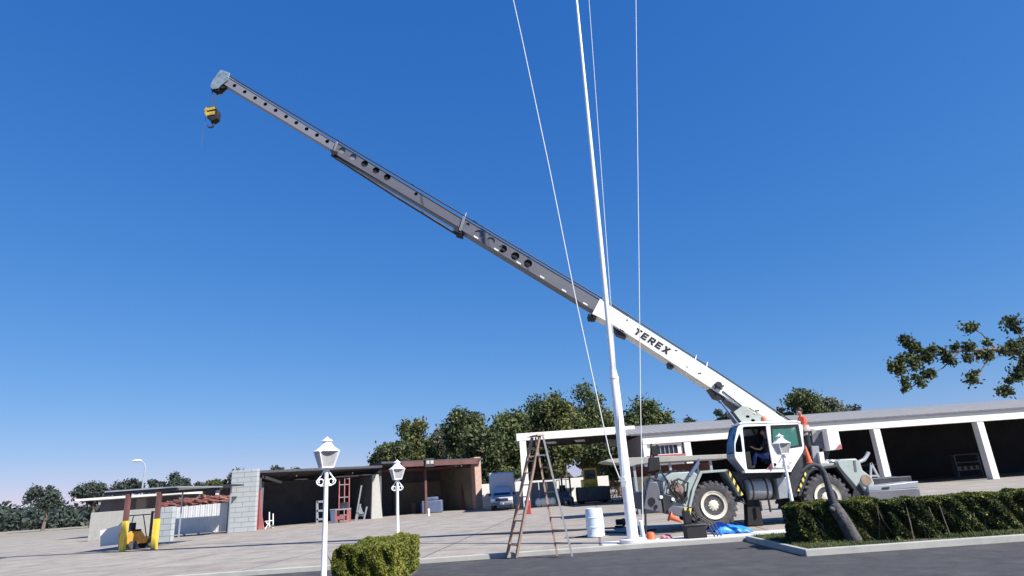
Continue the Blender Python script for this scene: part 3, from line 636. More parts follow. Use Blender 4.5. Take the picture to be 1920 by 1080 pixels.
# items in shed 1
def thingpx(name, label, cat, px, Y, group=None): return thing(name, label, cat, (PX(px, Y), Y, 0), group)
Y1 = 50.0
tr = thingpx('hand_trolley', 'small white tubular trolley beside the red shed post', 'trolley', 503, Y1)
m = MB()
for a, b in (((505, 960), (505, 988)), ((512, 963), (512, 990)), ((497, 978), (512, 976)), ((497, 992), (507, 976)), ((499, 980), (512, 990))): m.cyl(P(*a, Y1), P(*b, Y1), .045, n=6)
m.build('frame', M['lampwhite'], tr); MB().lathe([(.02, -.04), (.15, -.04), (.15, .04), (.02, .04)], (P(510, 990, Y1).x, Y1, .16), 14, 'Y').build('wheel', M['rubber'], tr)
Y2 = 54.0
rk = thingpx('rack', 'pale two-tier rack behind the tall white lamp pole in the left shed', 'rack', 601, Y2)
m = MB(); 
for a, b in (((595, 940), (595, 982)), ((608, 940), (608, 982)), ((594, 941), (609, 940)), ((594, 958), (609, 957)), ((594, 974), (609, 973))): m.bar(P(*a, Y2), P(*b, Y2), .16)
m.build('frame', M['galv'], rk)
m = MB(); m.box(P(596, 950, Y2+.3).x, P(608, 950, Y2+.3).x, Y2+.25, Y2+.5, .9, 1.4); m.build('bin', M['dark'], rk)
sf = thingpx('scaffold_tower', 'narrow reddish scaffold tower inside the left shed', 'scaffold', 640, Y2)
m = MB()
for a in (635, 645, 654):
    q = P(a, 975, Y2); m.cyl((q.x, Y2, 0), (q.x, Y2, 3.4), .05, n=8)
m.build('upright', M['redfaded'], sf); m = MB()
for z in (.5, 1.9, 2.9): m.cyl((P(635, 975, Y2).x, Y2, z), (P(654, 975, Y2).x, Y2, z), .04, n=8)
m.build('crossbar', M['galv'], sf)
bn = thingpx('work_table', 'low work table with reddish base at the foot of the scaffold tower', 'table', 643, 52)
x0_, x1_ = PX(632, 52), PX(656, 52)
MB().box(x0_, x1_, 51.6, 52.4, .95, 1.05).build('top', M['galv'], bn)
for x in (x0_+.06, x1_-.06):
    for y in (51.65, 52.35): MB().box(x-.05, x+.05, y-.05, y+.05, 0, .949).build('leg', M['redfaded'], bn)
MB().box(x0_+.1, x1_-.1, 51.75, 52.3, .25, .5).build('lower_shelf', M['redfaded'], bn)
cb = MB().box(x0_+.3, x1_-.1, 51.8, 52.2, 1.052, 1.5).build('toolbox', M['dark'], base=((x0_+x1_)/2, 52, 1.052), bevel=.03); tag(cb, 'dark toolbox lying on the low work table in the left shed', 'box')
pp = thingpx('step_stand', 'grey slanted step stand between scaffold tower and pale pier', 'stand', 675, Y2)
m = MB()
for a, b in (((678, 910), (665, 985)), ((676, 945), (668, 978)), ((688, 950), (680, 985)), ((668, 962), (682, 962))): m.bar(P(*a, Y2), P(*b, Y2), .1)
m.build('frame', M['galv'], pp); MB().prism(XZ([(670, 950), (674, 946), (681, 968), (668, 968)], Y2+.1), Y2+.1, Y2+.4).build('step_plate', M['tankgrey'], pp)
bl = thingpx('grey_bin', 'blue-grey bin standing left of the scaffold tower', 'bin', 624, Y2)
q0, q1 = PX(619, Y2), PX(630, Y2); m = MB(); m.add([(q0+.08, Y2, 0), (q1-.08, Y2, 0), (q1, Y2-.02, .95), (q0, Y2-.02, .95), (q0+.08, Y2+.4, 0), (q1-.08, Y2+.4, 0), (q1, Y2+.45, .95), (q0, Y2+.45, .95)], [(0, 1, 2, 3), (7, 6, 5, 4), (0, 4, 5, 1), (1, 5, 6, 2), (2, 6, 7, 3), (3, 7, 4, 0)])
m.build('bin_body', M['bluegrey'], bl, bevel=.03); MB().box(q0-.03, q1+.03, Y2-.05, Y2+.48, .955, 1.02).build('lid', M['tankgrey'], bl, bevel=.02)
# drums at the back of the right shed
for k, u in enumerate((15.4, 16.3, 17.2)):
    q = S(u, 5.4, 0); o = MB().lathe([(.29, 0), (.3, .3), (.31, .32), (.3, .34), (.3, .6), (.31, .62), (.3, .64), (.29, .9), (.27, .91)], q, 20).build('oil_drum', M['rust' if k != 1 else 'bluegrey'], base=q); tag(o, ('rusty brown drum deep in the right shed, nearest the covered bench', 'blue-grey drum between two rusty drums deep in the right shed', 'rusty brown drum deep in the right shed, nearest the brick pillar')[k], 'drum', 'drums in the right shed')
# leaning boards in shed 2
for k, (px, lb) in enumerate(((862, 'left'), (870, 'right'))):
    x = PX(px, 63); o = MB().add([(x, 63, 0), (x+.3, 63, 0), (x+.5, 63.6, 2.6), (x+.2, 63.6, 2.6), (x, 63.06, 0), (x+.3, 63.06, 0), (x+.5, 63.66, 2.6), (x+.2, 63.66, 2.6)], [(0, 1, 2, 3), (7, 6, 5, 4), (0, 4, 5, 1), (1, 5, 6, 2), (2, 6, 7, 3), (3, 7, 4, 0)]).build('board', M['maroon'], base=(x, 63, 0)); tag(o, 'dark board leaning at the back of the right shed, %s one of a pair' % lb, 'board', 'leaning boards')
o = MB().cyl(G(804, 967), G(804, 967)+Vector((0, 0, .5)), .09, n=12).cyl(G(804, 967)+Vector((0, 0, .5)), G(804, 967)+Vector((0, 0, .55)), .11, .05, n=12).build('bollard', M['bwhite'], base=G(804, 967)); tag(o, 'short pale bollard in front of the right shed', 'bollard')
o = MB().box(PX(790, 60), PX(828, 60), 60, 61, 0, 1.1).box(PX(797, 60), PX(820, 60), 60.1, 60.9, 1.1, 1.4).build('covered_bench', M['bluegrey'], base=(PX(809, 60), 60, 0), bevel=.08); tag(o, 'dark blue-grey covered workbench in the shade of the right shed', 'bench')

# ------------------------------------------------------------ far left: block stacks, fence, canopy, scrap
Yk = 46.5
def pxbox(m, x0, x1, yt, yb, Y, D):
    a = P(x0, yb, Y); b = P(x1, yt, Y); zt = P((x0+x1)/2, yt, Y).z
    return m.box(P((x0), (yt+yb)/2, Y).x, P(x1, (yt+yb)/2, Y).x, Y, Y+D, 0, zt)
o = pxbox(MB(), 431, 480, 881, 998, Yk, .4).build('block_stack', M['blocks'], base=(PX(455, Yk), Yk, 0), bevel=.02); tag(o, 'tall stack of pale grey concrete blocks left of the sheds', 'block stack')
o = pxbox(MB(), 299, 322, 951, 1012, 40, .4).build('block_stack', M['blocks'], base=(PX(310, 40), 40, 0), bevel=.02); tag(o, 'short stack of pale concrete blocks beside the yellow-footed post', 'block stack')
fe = thing('corrugated_fence', 'pale corrugated sheet fence left of the tall block stack', 'fence', (PX(370, 47), 47, 0))
Yf = 47.3; xs = [PX(322, Yf), PX(428, Yf)]; zt1, zt2 = P(322, 952, Yf).z, P(428, 942, Yf).z
m = MB(); n_ = 96; prev = []
vs = []; fs = []
for k in range(n_+1):
    t = k/n_; x = xs[0]+(xs[1]-xs[0])*t; yy = Yf+.009*math.sin(k*math.pi/2+.7)
    zt = zt1+(zt2-zt1)*t; vs += [(x, yy, .12), (x, yy, zt)]
fs = [(2*k, 2*k+2, 2*k+3, 2*k+1) for k in range(n_)]; m.add(vs, fs); m.build('sheet', M['corr'], fe, smooth=0)
for x in np.linspace(xs[0], xs[1], 5): MB().box(x-.06, x+.06, Yf+.1, Yf+.22, 0, zt1+.1).build('post', M['galv'], fe)
# scrap pile (red) behind fence
sp_ = MB()
for k in range(170):
    px = 318+random.random()*110; t = (px-318)/110; Y = 50+random.random()*5
    q = P(px, 948-9*t+random.uniform(-9, 8), Y); a = random.uniform(-.5, .5)
    d = Vector((math.cos(a)*random.uniform(.3, 1.1), random.uniform(-.4, .4), math.sin(a)*.35)); sp_.bar(q-d, q+d, random.uniform(.05, .28), random.uniform(.04, .14))
q = P(370, 955, 52); sp_.box(PX(320, 52), PX(428, 52), 51, 56, 0, q.z)
sp_ = sp_.build('scrap_heap', M['scrap'], smooth=0, base=(PX(372, 52), 52, 0)); tag(sp_, 'heap of rusty red scrap metal piled above the corrugated fence', 'scrap heap')
# background low sheds at far left
Yq = 62
bs = thing('distant_shed', 'low distant shed with dark roof edge behind the scrap heap', 'shed', (PX(400, Yq), Yq, 0))
MB().box(PX(335, Yq), PX(430, Yq), Yq, Yq+5, P(380, 917, Yq).z, P(380, 912.5, Yq).z).build('roof', M['shedroof'], bs)
MB().box(PX(342, Yq), PX(428, Yq), Yq+4.5, Yq+4.7, 0, P(380, 919, Yq).z).build('back_wall', M['shedwall'], bs)
for px in (345, 403): MB().box(PX(px, Yq)-.15, PX(px, Yq)+.15, Yq+.3, Yq+.6, 0, P(380, 918, Yq).z).build('post', M['bwhite'], bs)
bs = thing('distant_shed', 'low distant shed with whitish wall left of the scrap heap', 'shed', (PX(270, 56), 56, 0))
MB().box(PX(140, 56), PX(335, 56), 56, 60, P(270, 931, 56).z, P(270, 927, 56).z).build('roof', M['bwhite'], bs)
MB().box(PX(140, 56), PX(335, 56), 59.5, 59.7, 0, P(270, 931, 56).z).build('back_wall', M['shedwall'], bs)
MB().box(PX(243, 56), PX(262, 56), 57, 57.2, 0, P(250, 936, 57).z).build('cladding', M['tan'], bs)
o = MB().box(PX(180, 50), PX(322, 50), 49.6, 49.8, 0, P(265, 955, 50).z).build('boundary_wall', M['plaster'], base=(PX(240, 50), 49.6, 0), bevel=.02); tag(o, 'low pale grey wall seen through the forklift bay at the far left', 'wall')
# forklift canopy with red/yellow posts
YL = 33.0
cp = thing('forklift_canopy', 'low dark canopy on red and yellow posts at the far left', 'canopy', (PX(265, YL), YL, 0))
zc1 = P(270, 917, YL).z; zc0 = P(270, 924, YL).z
xl, xrr = PX(196, YL), PX(330, YL)
MB().box(xl, xrr, YL, YL+.15, zc0, zc1-.04).build('front_beam', M['dark'], cp)
MB().box(xl, xrr, YL-.1, YL+5, zc1-.035, zc1+.03).build('roof', M['galv'], cp)
MB().box(xl, xrr, YL+4.8, YL+4.95, zc0, zc1-.04).build('rear_beam', M['dark'], cp)
for px in (238, 296):
    q = PX(px, YL); zb_ = P(px, 985, YL).z
    for yy in (0,):
        a = MB().box(q-.1, q+.1, YL+yy-.02, YL+yy+.18, 1.45, zc0-.003).build('post', M['maroon'], cp, bevel=.01)
        MB().box(q-.12, q+.12, YL+yy-.04, YL+yy+.2, 0, 1.45).build('yellow_foot', M['yellow'], a, bevel=.01)
rb = thing('long_dark_roof', 'long thin dark roof edge running to the top of the block stack', 'roof canopy', (PX(390, 44), 44, 0))
MB().box(PX(318, 44), PX(431, 44), 44, 46, P(380, 914.5, 44).z, P(380, 911.5, 44).z).build('roof', M['dark'], rb)
for px in (326, 419): MB().box(PX(px, 44)-.04, PX(px, 44)+.04, 45, 45.08, 0, P(380, 914.5, 44).z-.003).build('post', M['galv'], rb)
# white panel left edge
o = MB().prism(XZ([(188, 1025), (232, 1020), (237, 968), (222, 985), (188, 995)], 36), 36, 36.2).build('leaning_panel', M['bwhite'], base=(PX(200, 36), 36, 0)); tag(o, 'bright white slanted panel beside the leftmost yellow-footed post', 'panel')
# street light
Ys = 68
sl = thing('street_lamp', 'tall grey street lamp with one curved arm on the left skyline', 'street lamp', (PX(267, Ys), Ys, 0))
pts = [Vector((PX(266, Ys), Ys, 0)), P(268, 905, Ys), P(273, 878, Ys), P(271, 870, Ys), P(264, 864, Ys)]
MB().tube(pts, [.12, .09, .08, .07, .06], 8).build('pole', M['galv'], sl)
q = P(257, 864, Ys); MB().ball(q, .5, 1.1, .5, .28, 14, 8).build('lamp_head', M['lampwhite'], sl)

# ============================================================ rough-terrain crane
cr = thing('mobile_crane', 'white and grey rough-terrain crane with long raised telescopic boom, cab door open', 'crane', (8.3, 23.2, 0))
def cx(pts, Y): return XZ(pts, Y)
# --- wheels
def make_wheel():
    r, hw = .78, .24; prof = [(.43, -hw+.03), (.50, -hw), (.62, -hw-.015), (.70, -hw+.0), (.735, -hw+.05), (.735, hw-.05), (.70, hw), (.50, hw), (.43, hw-.03)]
    m = MB().lathe(prof, (0, 0, 0), 48, 'Y')
    n_ = 24
    for side in (-1, 1):
        for k in range(n_):
            a = 2*math.pi*(k+(.5 if side > 0 else 0))/n_; b = a+.16
            def pt(ang, rr, y): return Vector((rr*math.cos(ang), y, rr*math.sin(ang)))
            dl = .055
            vs = []
            for rr in (.715, .785):
                vs += [pt(a-dl, rr, side*(hw+.012)), pt(a+dl, rr, side*(hw+.012)), pt(b+dl*.8, rr, -side*.02), pt(b-dl*.8, rr, -side*.02)]
            for rr in (.645,):
                vs += [pt(a-dl*.8, rr, side*(hw+.022)), pt(a+dl*.8, rr, side*(hw+.022))]
            m.add(vs, [(3, 2, 1, 0), (4, 5, 6, 7), (0, 1, 5, 4), (1, 2, 6, 5), (2, 3, 7, 6), (3, 0, 4, 7), (8, 9, 1, 0)])
    tyre = m.build('wheel', M['rubber'], smooth=30)
    rim = MB().lathe([(.31, -hw+.15), (.32, -hw+.12), (.33, -hw+.03), (.345, -hw-.01), (.40, -hw-.012), (.44, -hw-.035), (.45, -hw-.01), (.435, -hw+.05), (.42, hw-.05), (.31, hw-.1)], (0, 0, 0), 40, 'Y').build('rim', M['rim']); rim.parent = tyre
    hb = MB().lathe([(.03, -hw-.0), (.12, -hw+.01), (.16, -hw+.03), (.20, -hw+.06), (.21, -hw+.18), (.10, -hw+.2)], (0, 0, 0), 28, 'Y')
    for k in range(10):
        a = 2*math.pi*k/10; hb.cyl((.165*math.cos(a), -hw+.015, .165*math.sin(a)), (.165*math.cos(a), -hw+.06, .165*math.sin(a)), .018, n=6)
    h_ = hb.build('hub', M['rim']); h_.parent = tyre
    wl_ = MB().lathe([(.12, -hw+.17), (.26, -hw+.165), (.309, -hw+.15), (.309, hw-.1), (.12, hw-.1)], (0, 0, 0), 32, 'Y').build('rim_well', M['well_dirt_shade']); wl_.parent = tyre
    return tyre
wt = make_wheel()
def place_wheel(o, x, y, flip=False, rot=0, steer=0):
    o.parent = cr; o.location = (x-8.3, y-23.2, .775); o.rotation_euler = (0, 0, (math.pi if flip else 0)+steer)
W1, W2 = 6.23, 10.04
place_wheel(wt, W1, 22.25)
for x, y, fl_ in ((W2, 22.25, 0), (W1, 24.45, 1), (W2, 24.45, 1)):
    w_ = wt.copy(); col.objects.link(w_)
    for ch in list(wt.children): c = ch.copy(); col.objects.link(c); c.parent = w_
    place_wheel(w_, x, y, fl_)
# --- chassis
m = MB(); m.box(4.35, 13.4, 22.75, 23.1, .78, 1.25); m.box(4.35, 13.4, 23.6, 23.95, .78, 1.25)
for x in (4.6, 7.2, 8.9, 11.4, 13.0): m.box(x, x+.3, 23.11, 23.59, .8, 1.2)
m.build('chassis', M['dark'], cr, bevel=.02)
for x in (W1, W2):
    m = MB(); m.cyl((x, 22.45, .775), (x, 24.25, .775), .13); m.ball((x, 23.35, .775), .3); m.build('axle', M['dark'], cr)
# --- front end (left)
m = MB(); m.prism(cx([(1242, 905), (1250, 892), (1262, 886), (1300, 884), (1308, 890), (1297, 920), (1292, 951), (1262, 951), (1246, 948)], 22.0), 22.0, 24.5); m.build('front_body', M['green_grey'], cr, bevel=.03)
m = MB(); m.lathe([(.02, -.05), (.2, -.05), (.23, 0), (.23, .08), (.02, .08)], P(1269, 918, 21.98), 20, 'Y'); m.lathe([(.02, -.1), (.07, -.1), (.07, 0), (.02, 0)], P(1269, 918, 21.94), 12, 'Y')
m.build('winch_drum', M['rust'], cr)
m = MB(); m.prism(cx([(1262, 948), (1290, 951), (1293, 970), (1254, 965), (1252, 955)], 21.85), 21.85, 22.5); m.build('bumper', M['midgrey'], cr, bevel=.02)
m = MB(); m.prism(cx([(1283, 952), (1297, 953), (1299, 970), (1285, 969)], 21.78), 21.78, 21.84); m.build('warning_plate', M['stripeL'], cr)
m = MB(); m.prism(cx([(1217, 903), (1232, 903), (1237, 920), (1243, 962), (1206, 955), (1212, 920)], 21.7), 21.7, 22.3); m.build('outrigger_housing', M['midgrey'], cr, bevel=.03)
m = MB(); m.prism(cx([(1204, 925), (1212, 922), (1214, 958), (1203, 955)], 21.75), 21.75, 24.4); m.prism(cx([(1241, 925), (1262, 930), (1262, 958), (1245, 963)], 21.9), 21.9, 24.3); m.build('outrigger_beam', M['dark'], cr, bevel=.02)
m = MB(); m.cyl(P(1222, 940, 21.66), P(1222, 940, 21.72), .12); m.cyl(P(1230, 950, 21.66), P(1230, 950, 21.72), .06); m.build('pin', M['black'], cr)
m = MB(); m.prism(cx([(1219, 858), (1236, 857), (1238, 880), (1216, 884)], 21.9), 21.9, 22.2); m.bar(P(1220, 880, 22), P(1214, 906, 22), .09); m.bar(P(1233, 880, 22), P(1228, 906, 22), .09); m.bar(P(1234, 876, 22), P(1255, 908, 22), .05)
m.prism(cx([(1222, 853), (1222, 840), (1229, 836), (1236, 846), (1233, 855)], 21.95), 21.95, 22.15); m.bar(P(1219, 836, 22), P(1237, 850, 22), .05); m.bar(P(1232, 834, 22), P(1224, 858, 22), .06); m.cyl(P(1221, 832, 22), P(1220, 860, 22), .03); m.build('stowed_jib_bracket', M['black'], cr)
m = MB(); m.tube([P(1258, 905, 21.9), P(1272, 898, 21.9), P(1290, 905, 21.9), P(1287, 930, 21.9), P(1280, 940, 21.9)], .035); m.tube([P(1212, 925, 21.65), P(1206, 905, 21.7), P(1216, 895, 21.8), P(1240, 902, 21.9)], .03); m.build('hydraulic_hose', M['cable'], cr)
m = MB(); m.bar(P(1292, 893, 21.9), P(1309, 867, 21.9), .16, .1); m.bar(P(1309, 868, 21.9), P(1311, 860, 21.9), .05); m.build('mirror_arm', M['bluegrey'], cr)
m = MB(); m.prism(cx([(1278, 925), (1288, 920), (1290, 938), (1278, 940)], 21.94), 21.94, 22.0); m.build('tool_hook', M['dark'], cr)
m = MB(); m.lathe([(.01, 0), (.055, 0), (.06, .05), (.01, .05)], P(1262, 936, 21.86), 12, 'Y'); m.lathe([(.01, 0), (.055, 0), (.06, .05), (.01, .05)], P(1240, 932, 21.66), 12, 'Y'); m.build('headlight', M['lens'], cr)
m = MB()
for k in range(9):
    q = P(1250+k*5, 886, 22.3+.2*(k % 3)); m.box(q.x-.05, q.x+.06, 22.2, q.y+.1, q.z-.03, q.z+.02+.03*(k % 3))
m.bar(P(1248, 886, 22.28), P(1292, 885, 22.28), .06)
m.build('deck_fitting', M['dark'], cr)
m = MB()
for k in range(5): m.tube([P(1246+6*k, 900, 21.95), P(1250+5*k, 910+4*(k % 2), 21.85), P(1262+4*k, 926+3*(k % 3), 21.9), P(1270+4*k, 945, 21.95)], .018, 6)
m.build('hose_bundle', M['cable'], cr)
m = MB()
for k in range(4): m.tube([P(1280+8*k, 958, 21.9), P(1300+6*k, 975+3*k, 21.85), P(1330+4*k, 985, 21.9), P(1350, 990-2*k, 22.0)], .02, 6)
m.build('lower_hose', M['cable'], cr)
# hook chain hanging at the front end
m = MB(); m.cyl(P(1210, 955, 21.7), P(1211, 1000, 21.5), .035); m.build('front_stay', M['black'], cr)
# --- fenders
def arch(out, inn, Y0, Y1): return MB().prism(cx(out+inn[::-1], Y0), Y0, Y1)
arch([(1291, 951), (1299, 915), (1313, 883), (1362, 880), (1392, 930)], [(1296, 951), (1304, 918), (1317, 887.5), (1360, 884.5), (1386, 930)], 21.93, 22.78).build('fender', M['green_grey'], cr, bevel=.008)
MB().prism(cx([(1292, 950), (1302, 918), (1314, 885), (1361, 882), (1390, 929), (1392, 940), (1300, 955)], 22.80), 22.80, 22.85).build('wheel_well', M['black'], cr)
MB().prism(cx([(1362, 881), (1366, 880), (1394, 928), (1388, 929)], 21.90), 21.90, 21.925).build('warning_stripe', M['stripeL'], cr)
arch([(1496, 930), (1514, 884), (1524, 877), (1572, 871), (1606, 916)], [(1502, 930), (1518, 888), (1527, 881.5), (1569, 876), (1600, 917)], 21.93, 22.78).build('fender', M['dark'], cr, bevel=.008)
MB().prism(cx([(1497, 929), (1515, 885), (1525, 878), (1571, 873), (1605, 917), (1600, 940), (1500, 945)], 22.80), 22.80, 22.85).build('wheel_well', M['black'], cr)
MB().prism(cx([(1495, 921), (1500, 921), (1514, 885), (1510, 884)], 21.90), 21.90, 21.925).build('warning_stripe', M['stripeR'], cr)
MB().prism(cx([(1504, 850), (1515, 858), (1515, 882), (1494, 932), (1480, 932), (1480, 893)], 21.95), 21.95, 22.3).build('side_panel', M['dark'], cr, bevel=.02)
MB().prism(cx([(1521, 874), (1545, 868), (1570, 869), (1570, 873), (1521, 880)], 22.2), 22.2, 24.5).build('rear_deck', M['green_grey'], cr, bevel=.01)
m = MB(); 
for k in range(7): m.ball(P(1548+k*3.5, 868-(k % 2)*3, 22.3+.1*(k % 3)), .1, 1.2, 1, .7, 8, 6)
m.build('valve_block', M['galv'], cr)
# --- engine hood and rear
MB().prism(cx([(1570, 866), (1577, 861), (1605, 859.5), (1613, 867), (1618, 882), (1633, 893), (1639, 904), (1640, 925), (1627, 929), (1612, 905), (1606, 914), (1573, 876)], 22.0), 22.0, 24.4).build('engine_hood', M['green_grey'], cr, bevel=.035)
MB().prism(cx([(1600, 864), (1604, 863.5), (1607, 884), (1603, 884)], 21.985), 21.985, 21.998).build('hood_vent', M['midgrey'], cr)
MB().lathe([(.02, -.02), (.17, -.02), (.17, .02), (.02, .02)], P(1624, 900, 21.985), 18, 'Y').build('rusty_cap', M['rust'], cr)
MB().prism(cx([(1603, 908), (1613, 908), (1628, 930), (1628, 942), (1596, 942)], 22.1), 22.1, 24.2).build('rear_frame', M['dark'], cr)
MB().tube([P(1611, 866, 22.4), P(1620, 862, 22.4), P(1625, 855, 22.4), P(1628.5, 848, 22.4)], [.06, .065, .06, .06], 12).build('exhaust_pipe', M['alu'], cr)
MB().prism(cx([(1629, 921), (1720, 915), (1722, 936), (1630, 938)], 21.75), 21.75, 22.3).build('outrigger_box', M['midgrey'], cr, bevel=.02)
MB().prism(cx([(1628, 912), (1668, 908), (1722, 902), (1722, 914), (1668, 919), (1628, 921)], 21.9), 21.9, 24.2).build('rear_platform', M['tankgrey'], cr, bevel=.02)
m = MB(); m.box(12.75, 13.0, 21.8, 22.1, .1, .85); m.cyl((12.87, 21.95, .02), (12.87, 21.95, .14), .25); m.build('outrigger_foot', M['midgrey'], cr, bevel=.01)
MB().prism(cx([(1655, 914), (1668, 913), (1668, 916), (1655, 917)], 21.87), 21.87, 21.895).build('handle', M['black'], cr)
# --- between the wheels
q = P(1405, 918, 22.0); q2 = P(1448, 913, 22.0)
MB().lathe([(.28, 0), (.33, .02), (.35, .06), (.35, .76), (.33, .80), (.28, .82)], (q.x, 22.4, q.z-.0), 28, 'X').build('fuel_tank', M['tankgrey'], cr)
m = MB()
for dx in (.12, .6): m.lathe([(.352, dx), (.358, dx+.01), (.358, dx+.05), (.352, dx+.06)], (q.x, 22.4, q.z), 28, 'X')
m.build('tank_strap', M['dark'], cr)
MB().prism(cx([(1456, 897), (1478, 894), (1484, 933), (1461, 936)], 22.0), 22.0, 22.5).build('tool_box', M['tankgrey'], cr, bevel=.02)
MB().prism(cx([(1399, 912), (1420, 912), (1432, 986), (1402, 986)], 22.35), 22.35, 22.7).build('outrigger_jack', M['black'], cr, bevel=.02)
m = MB(); m.tube([P(1392, 935, 22.1), P(1397, 945, 22.05), P(1388, 940, 22.1)], .03); m.cyl(P(1425, 940, 22.2), P(1428, 958, 22.2), .04); m.cyl(P(1441, 938, 22.2), P(1445, 960, 22.2), .035); m.build('suspension_rod', M['dark'], cr)
MB().lathe([(.2, 0), (.85, 0), (.9, .1), (.9, .28), (.8, .35), (.2, .35)], (8.45, 23.35, 1.3), 36).build('turntable', M['dark'], cr)
MB().prism(cx([(1366, 884), (1508, 884), (1525, 872), (1532, 880), (1502, 926), (1400, 926), (1378, 896)], 22.35), 22.35, 24.3).build('turntable_frame', M['dark'], cr, bevel=.02)
# --- superstructure
hl = [[(P(a, b, 22.66).x+.075*math.cos(t), P(a, b, 22.66).z+.05*math.sin(t)) for t in [2*math.pi*k/10 for k in range(10)]] for a, b in ((1405, 767), (1415, 775), (1402, 781), (1412, 788))]
ck = cx([(1376, 772), (1392, 761), (1400, 762), (1440, 786), (1530, 806), (1534, 882), (1400, 888), (1396, 798)], 22.66)
plate(ck, hl, 22.66, 22.72).build('turret_plate', M['green_grey'], cr); MB().prism(ck, 23.45, 23.51).build('turret_plate', M['green_grey'], cr)
MB().prism(cx([(1549, 803), (1571, 803), (1579, 842), (1556, 845)], 22.2), 22.2, 23.45).build('counterweight', M['white'], cr, bevel=.02)
MB().prism(cx([(1566, 843), (1574, 833), (1578, 833), (1579, 842)], 22.185), 22.185, 22.198).build('red_mark', M['redfaded'], cr)
MB().prism(cx([(1520, 815), (1552, 812), (1556, 850), (1548, 872), (1524, 874)], 22.75), 22.75, 23.9).build('winch_frame', M['dark'], cr, bevel=.02)
MB().lathe([(.05, -.35), (.3, -.35), (.3, -.31), (.2, -.3), (.2, .3), (.3, .31), (.3, .35), (.05, .35)], P(1531, 826, 22.9), 24, 'Y').build('winch_drum', M['midgrey'], cr)
MB().prism(cx([(1536, 848), (1544, 847), (1547, 868), (1539, 869)], 22.2), 22.2, 22.6).build('strut', M['white'], cr)
MB().prism(cx([(1522, 836), (1535, 836), (1539, 868), (1526, 868)], 22.35), 22.35, 22.7).build('hydraulic_tank', M['tankgrey'], cr)
MB().prism(cx([(1500, 868), (1530, 866), (1532, 874), (1501, 874)], 22.25), 22.25, 23.3).build('step_plate', M['dark'], cr)
# --- cab
YA, YBk = 21.72, 22.62
out = roundpoly(cx([(1383, 800), (1391, 794), (1496, 791), (1502, 795), (1508, 838), (1505, 848), (1484, 882), (1398, 884), (1378, 858), (1377, 830)], YA), .12)
hq = roundpoly(cx([(1386, 812), (1389, 818), (1393, 848), (1379, 848), (1379, 832)], YA), .06)
hd = roundpoly(cx([(1392, 800), (1438, 798), (1450, 880), (1401, 881), (1397, 850)], YA), .08)
hw_ = roundpoly(cx([(1446, 799), (1496, 797), (1503, 837), (1466, 842), (1453, 846)], YA), .05)
cab = plate(out, [hq, hd, hw_], YA, YA+.05).build('cab', M['white'], cr, bevel=.008)
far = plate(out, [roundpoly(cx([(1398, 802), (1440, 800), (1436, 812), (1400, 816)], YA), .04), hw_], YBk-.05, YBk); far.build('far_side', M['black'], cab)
m = MB(); 
def strip(m, pts, Y0, Y1, th):
    n_ = len(pts)
    for i in range(n_-1):
        (x0, z0), (x1, z1) = pts[i], pts[i+1]; d = Vector((x1-x0, z1-z0)).normalized(); nx, nz = -d.y*th, d.x*th
        m.add([(x0, Y0, z0), (x1, Y0, z1), (x1, Y1, z1), (x0, Y1, z0), (x0+nx, Y0, z0+nz), (x1+nx, Y0, z1+nz), (x1+nx, Y1, z1+nz), (x0+nx, Y1, z0+nz)], [(0, 1, 2, 3), (7, 6, 5, 4), (0, 4, 5, 1), (1, 5, 6, 2), (2, 6, 7, 3), (3, 7, 4, 0)])
    return m
ysa, ysb = YA+.055, YBk-.055
strip(MB(), cx([(1387, 796.5), (1392, 794.6), (1495, 791.8), (1500, 794)], YA), YA-.02, YBk+.02, .06).build('roof', M['white'], cab, bevel=.01)
strip(MB(), cx([(1506, 796), (1508.5, 838), (1505, 849), (1485, 883)], YA), ysa, ysb, -.04).build('rear_wall', M['white'], cab)
strip(MB(), cx([(1484, 881), (1400, 883)], YA), ysa, ysb, -.05).build('floor', M['dark'], cab)
strip(MB(), cx([(1399, 884), (1378, 859), (1377.2, 850)], YA), ysa, ysb, -.04).build('nose_panel', M['tankgrey'], cab)
strip(MB(), cx([(1377.2, 848), (1377.5, 830), (1384, 803), (1388, 797)], YA), ysa+.06, ysb-.06, -.02).build('windscreen', M['glass_blue'], cab)
m = MB()
for yy in (ysa, ysb-.055): strip(m, cx([(1377.2, 850), (1377.5, 830), (1384, 802), (1388, 796)], YA), yy, yy+.055, -.045)
m.build('windscreen_frame', M['bluegrey'], cab)
m = MB(); pts = [P(1376, 850, YA+.25), P(1374, 838, YA+.25), P(1375, 815, YA+.25)]; m.tube(pts, .012, 6); m.build('wiper', M['cable'], cab)
# door (slid open towards the rear), proud of the cab side
dout = roundpoly(cx([(1440, 797), (1496, 795), (1500, 800), (1505, 838), (1484, 876), (1452, 877), (1446, 845), (1437, 803)], YA-.05), .1)
dhole = roundpoly(cx([(1446, 800), (1495, 798), (1502, 836), (1466, 841), (1454, 845), (1448, 830)], YA-.05), .06)
dr = plate(dout, [dhole], YA-.06, YA-.015).build('door', M['white'], cab, bevel=.006)
MB().prism(cx([(1446, 800), (1495, 798), (1502, 836), (1466, 841), (1454, 845), (1448, 830)], YA-.05), YA-.045, YA-.035).build('window', M['glass_green'], dr)
sl_ = cx([(1446, 800), (1495, 798), (1502, 836), (1466, 841), (1454, 845), (1448, 830)], YA-.05); cc = (sum(p[0] for p in sl_)/6, sum(p[1] for p in sl_)/6)
plate([(cc[0]+(x-cc[0])*1.07, cc[1]+(z-cc[1])*1.10) for x, z in sl_], [[(cc[0]+(x-cc[0])*.93, cc[1]+(z-cc[1])*.90) for x, z in sl_]], YA-.068, YA-.061).build('window_seal', M['black'], dr)
